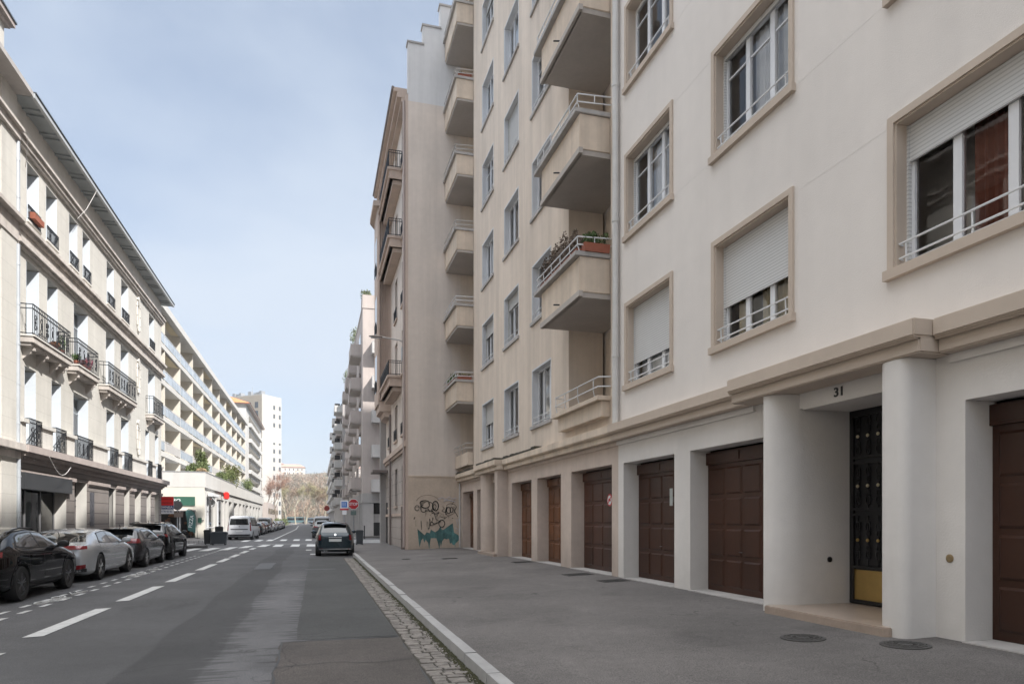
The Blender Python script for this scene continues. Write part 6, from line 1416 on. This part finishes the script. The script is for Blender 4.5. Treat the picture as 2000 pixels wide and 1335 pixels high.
for i in range(3400):
    x = rnd.uniform(-150, 110); y = rnd.uniform(372, 552); z = hz(x, y); hh = rnd.uniform(5, 10); m = wd[0 if rnd.random() < .6 else (1 if rnd.random() < .6 else 2)]
    if abs(x+10) > 60 and rnd.random() < .5: continue
    m.tube([(x, y, z-1), (x+rnd.gauss(0, .4), y, z+hh*.6)], .16, 3)
    for _ in range(26):
        d = Vector((rnd.gauss(0, 1), rnd.gauss(0, 1), rnd.gauss(0, 1))).normalized()*rnd.random()**.4; c = Vector((x+d.x*hh*.42, y+d.y*hh*.42, z+hh*.68+d.z*hh*.4)); u = Vector((rnd.gauss(0, .5), rnd.gauss(0, .5), 1)).normalized()*hh*.13; v = Vector((rnd.gauss(0, 1), rnd.gauss(0, 1), 0)).normalized()*.17
        m.add([c-u, c+v, c+u, c-v], [(0,1,2,3)])
for k, (mm, nm) in enumerate(((mat('hill_brown_twigs', (.25,.195,.14), .95, .35, .08), 'brown leafless woodland covering the far hillside'), (mat('hill_russet_twigs', (.30,.20,.14), .95, .35, .08), 'russet leafless trees scattered through the hillside wood'), (mat('hill_evergreen', (.10,.12,.075), .95, .35, .08), 'dull green evergreens scattered through the hillside wood'))):
    o = wd[k].build('woodland', mm, None, recalc=False); tagt(o, nm, 'woodland'); o['kind'] = 'stuff'
def hillhouse(x0, x1, y, z0, h, lab, rz=0, rh=3, m=None):
    t = thing('hilltop_building', ((x0+x1)/2, y, z0), lab, 'building', 'long buildings on the hilltop'); MB().box(x0, x1, y, y+14, z0-8, z0+h).build('wall', m or mat('rose_hill_wall', (.62,.50,.43), .9, .05, .1), t)
    MB().add([(x0-.6, y-.8, z0+h), (x1+.6, y-.8, z0+h), (x1+.6, y+14.8, z0+h), (x0-.6, y+14.8, z0+h), (x0+4, y+7, z0+h+rh), (x1-4, y+7, z0+h+rh)], [(0,1,5,4), (1,2,5), (2,3,4,5), (3,0,4), (0,3,2,1)]).build('roof', mat('faded_tiles', (.42,.26,.20), .9, .1, .3), t)
    for k in range(int((x1-x0)/3.5)):
        for j in range(2): MB().box(x0+1.2+3.5*k, x0+2.2+3.5*k, y-.03, y-.001, z0+1+j*3.4, z0+2.8+j*3.4).build('window', mat('far_window', (.1,.11,.12), .2), t)
hillhouse(-66, -28, 640, 43.5, 8, 'long rose-walled building on the hilltop, left and higher'); hillhouse(-31, -9.5, 628, 40.5, 7.5, 'rose-walled building with a pale gable on the hilltop, right of the long one', m=mat('cream_hill_wall', (.70,.62,.55), .9, .05, .1)); hillhouse(-4, 26, 690, 38, 5.5, 'low far building at the right end of the hilltop')

bM = thing('apartment_building', (28, 34, 0), 'unseen tall block added behind the rosy corner building to shade the mauve-grey block and the road', 'building')  # added out of view to shade the mauve-grey block and the road
MB().box(17.5, 40, 24, 41.8, 0, 36).build('wall', beige, bM); MB().box(17.3, 40.2, 23.8, 42, 36.001, 36.5).build('roof', conc, bM)
for k in range(11):
    for j in range(6): MB().box(19+3.5*j, 20.6+3.5*j, -.05, .02, 3+3*k, 4.8+3*k, Fr((0, 41.8, 0), (1, 0, 0), (0, 1, 0))).build('window', CARGL, bM)
# thin spring haze over the far end of the street
hz_ = MB().box(-700, 700, -60, 1010, -1.2, 64).build('haze', None, None); hmt = bpy.data.materials.new('haze'); hmt.use_nodes = True; hmt.node_tree.nodes.clear()
ho_ = hmt.node_tree.nodes.new('ShaderNodeOutputMaterial'); pv = hmt.node_tree.nodes.new('ShaderNodeVolumePrincipled'); pv.inputs['Density'].default_value = .00042; pv.inputs['Color'].default_value = (.93, .95, 1, 1); pv.inputs['Anisotropy'].default_value = .2
hmt.node_tree.links.new(pv.outputs[0], ho_.inputs['Volume']); hz_.data.materials.append(hmt); tagt(hz_, 'thin pale haze hanging over the street and the far hillside', 'haze'); hz_['kind'] = 'stuff'
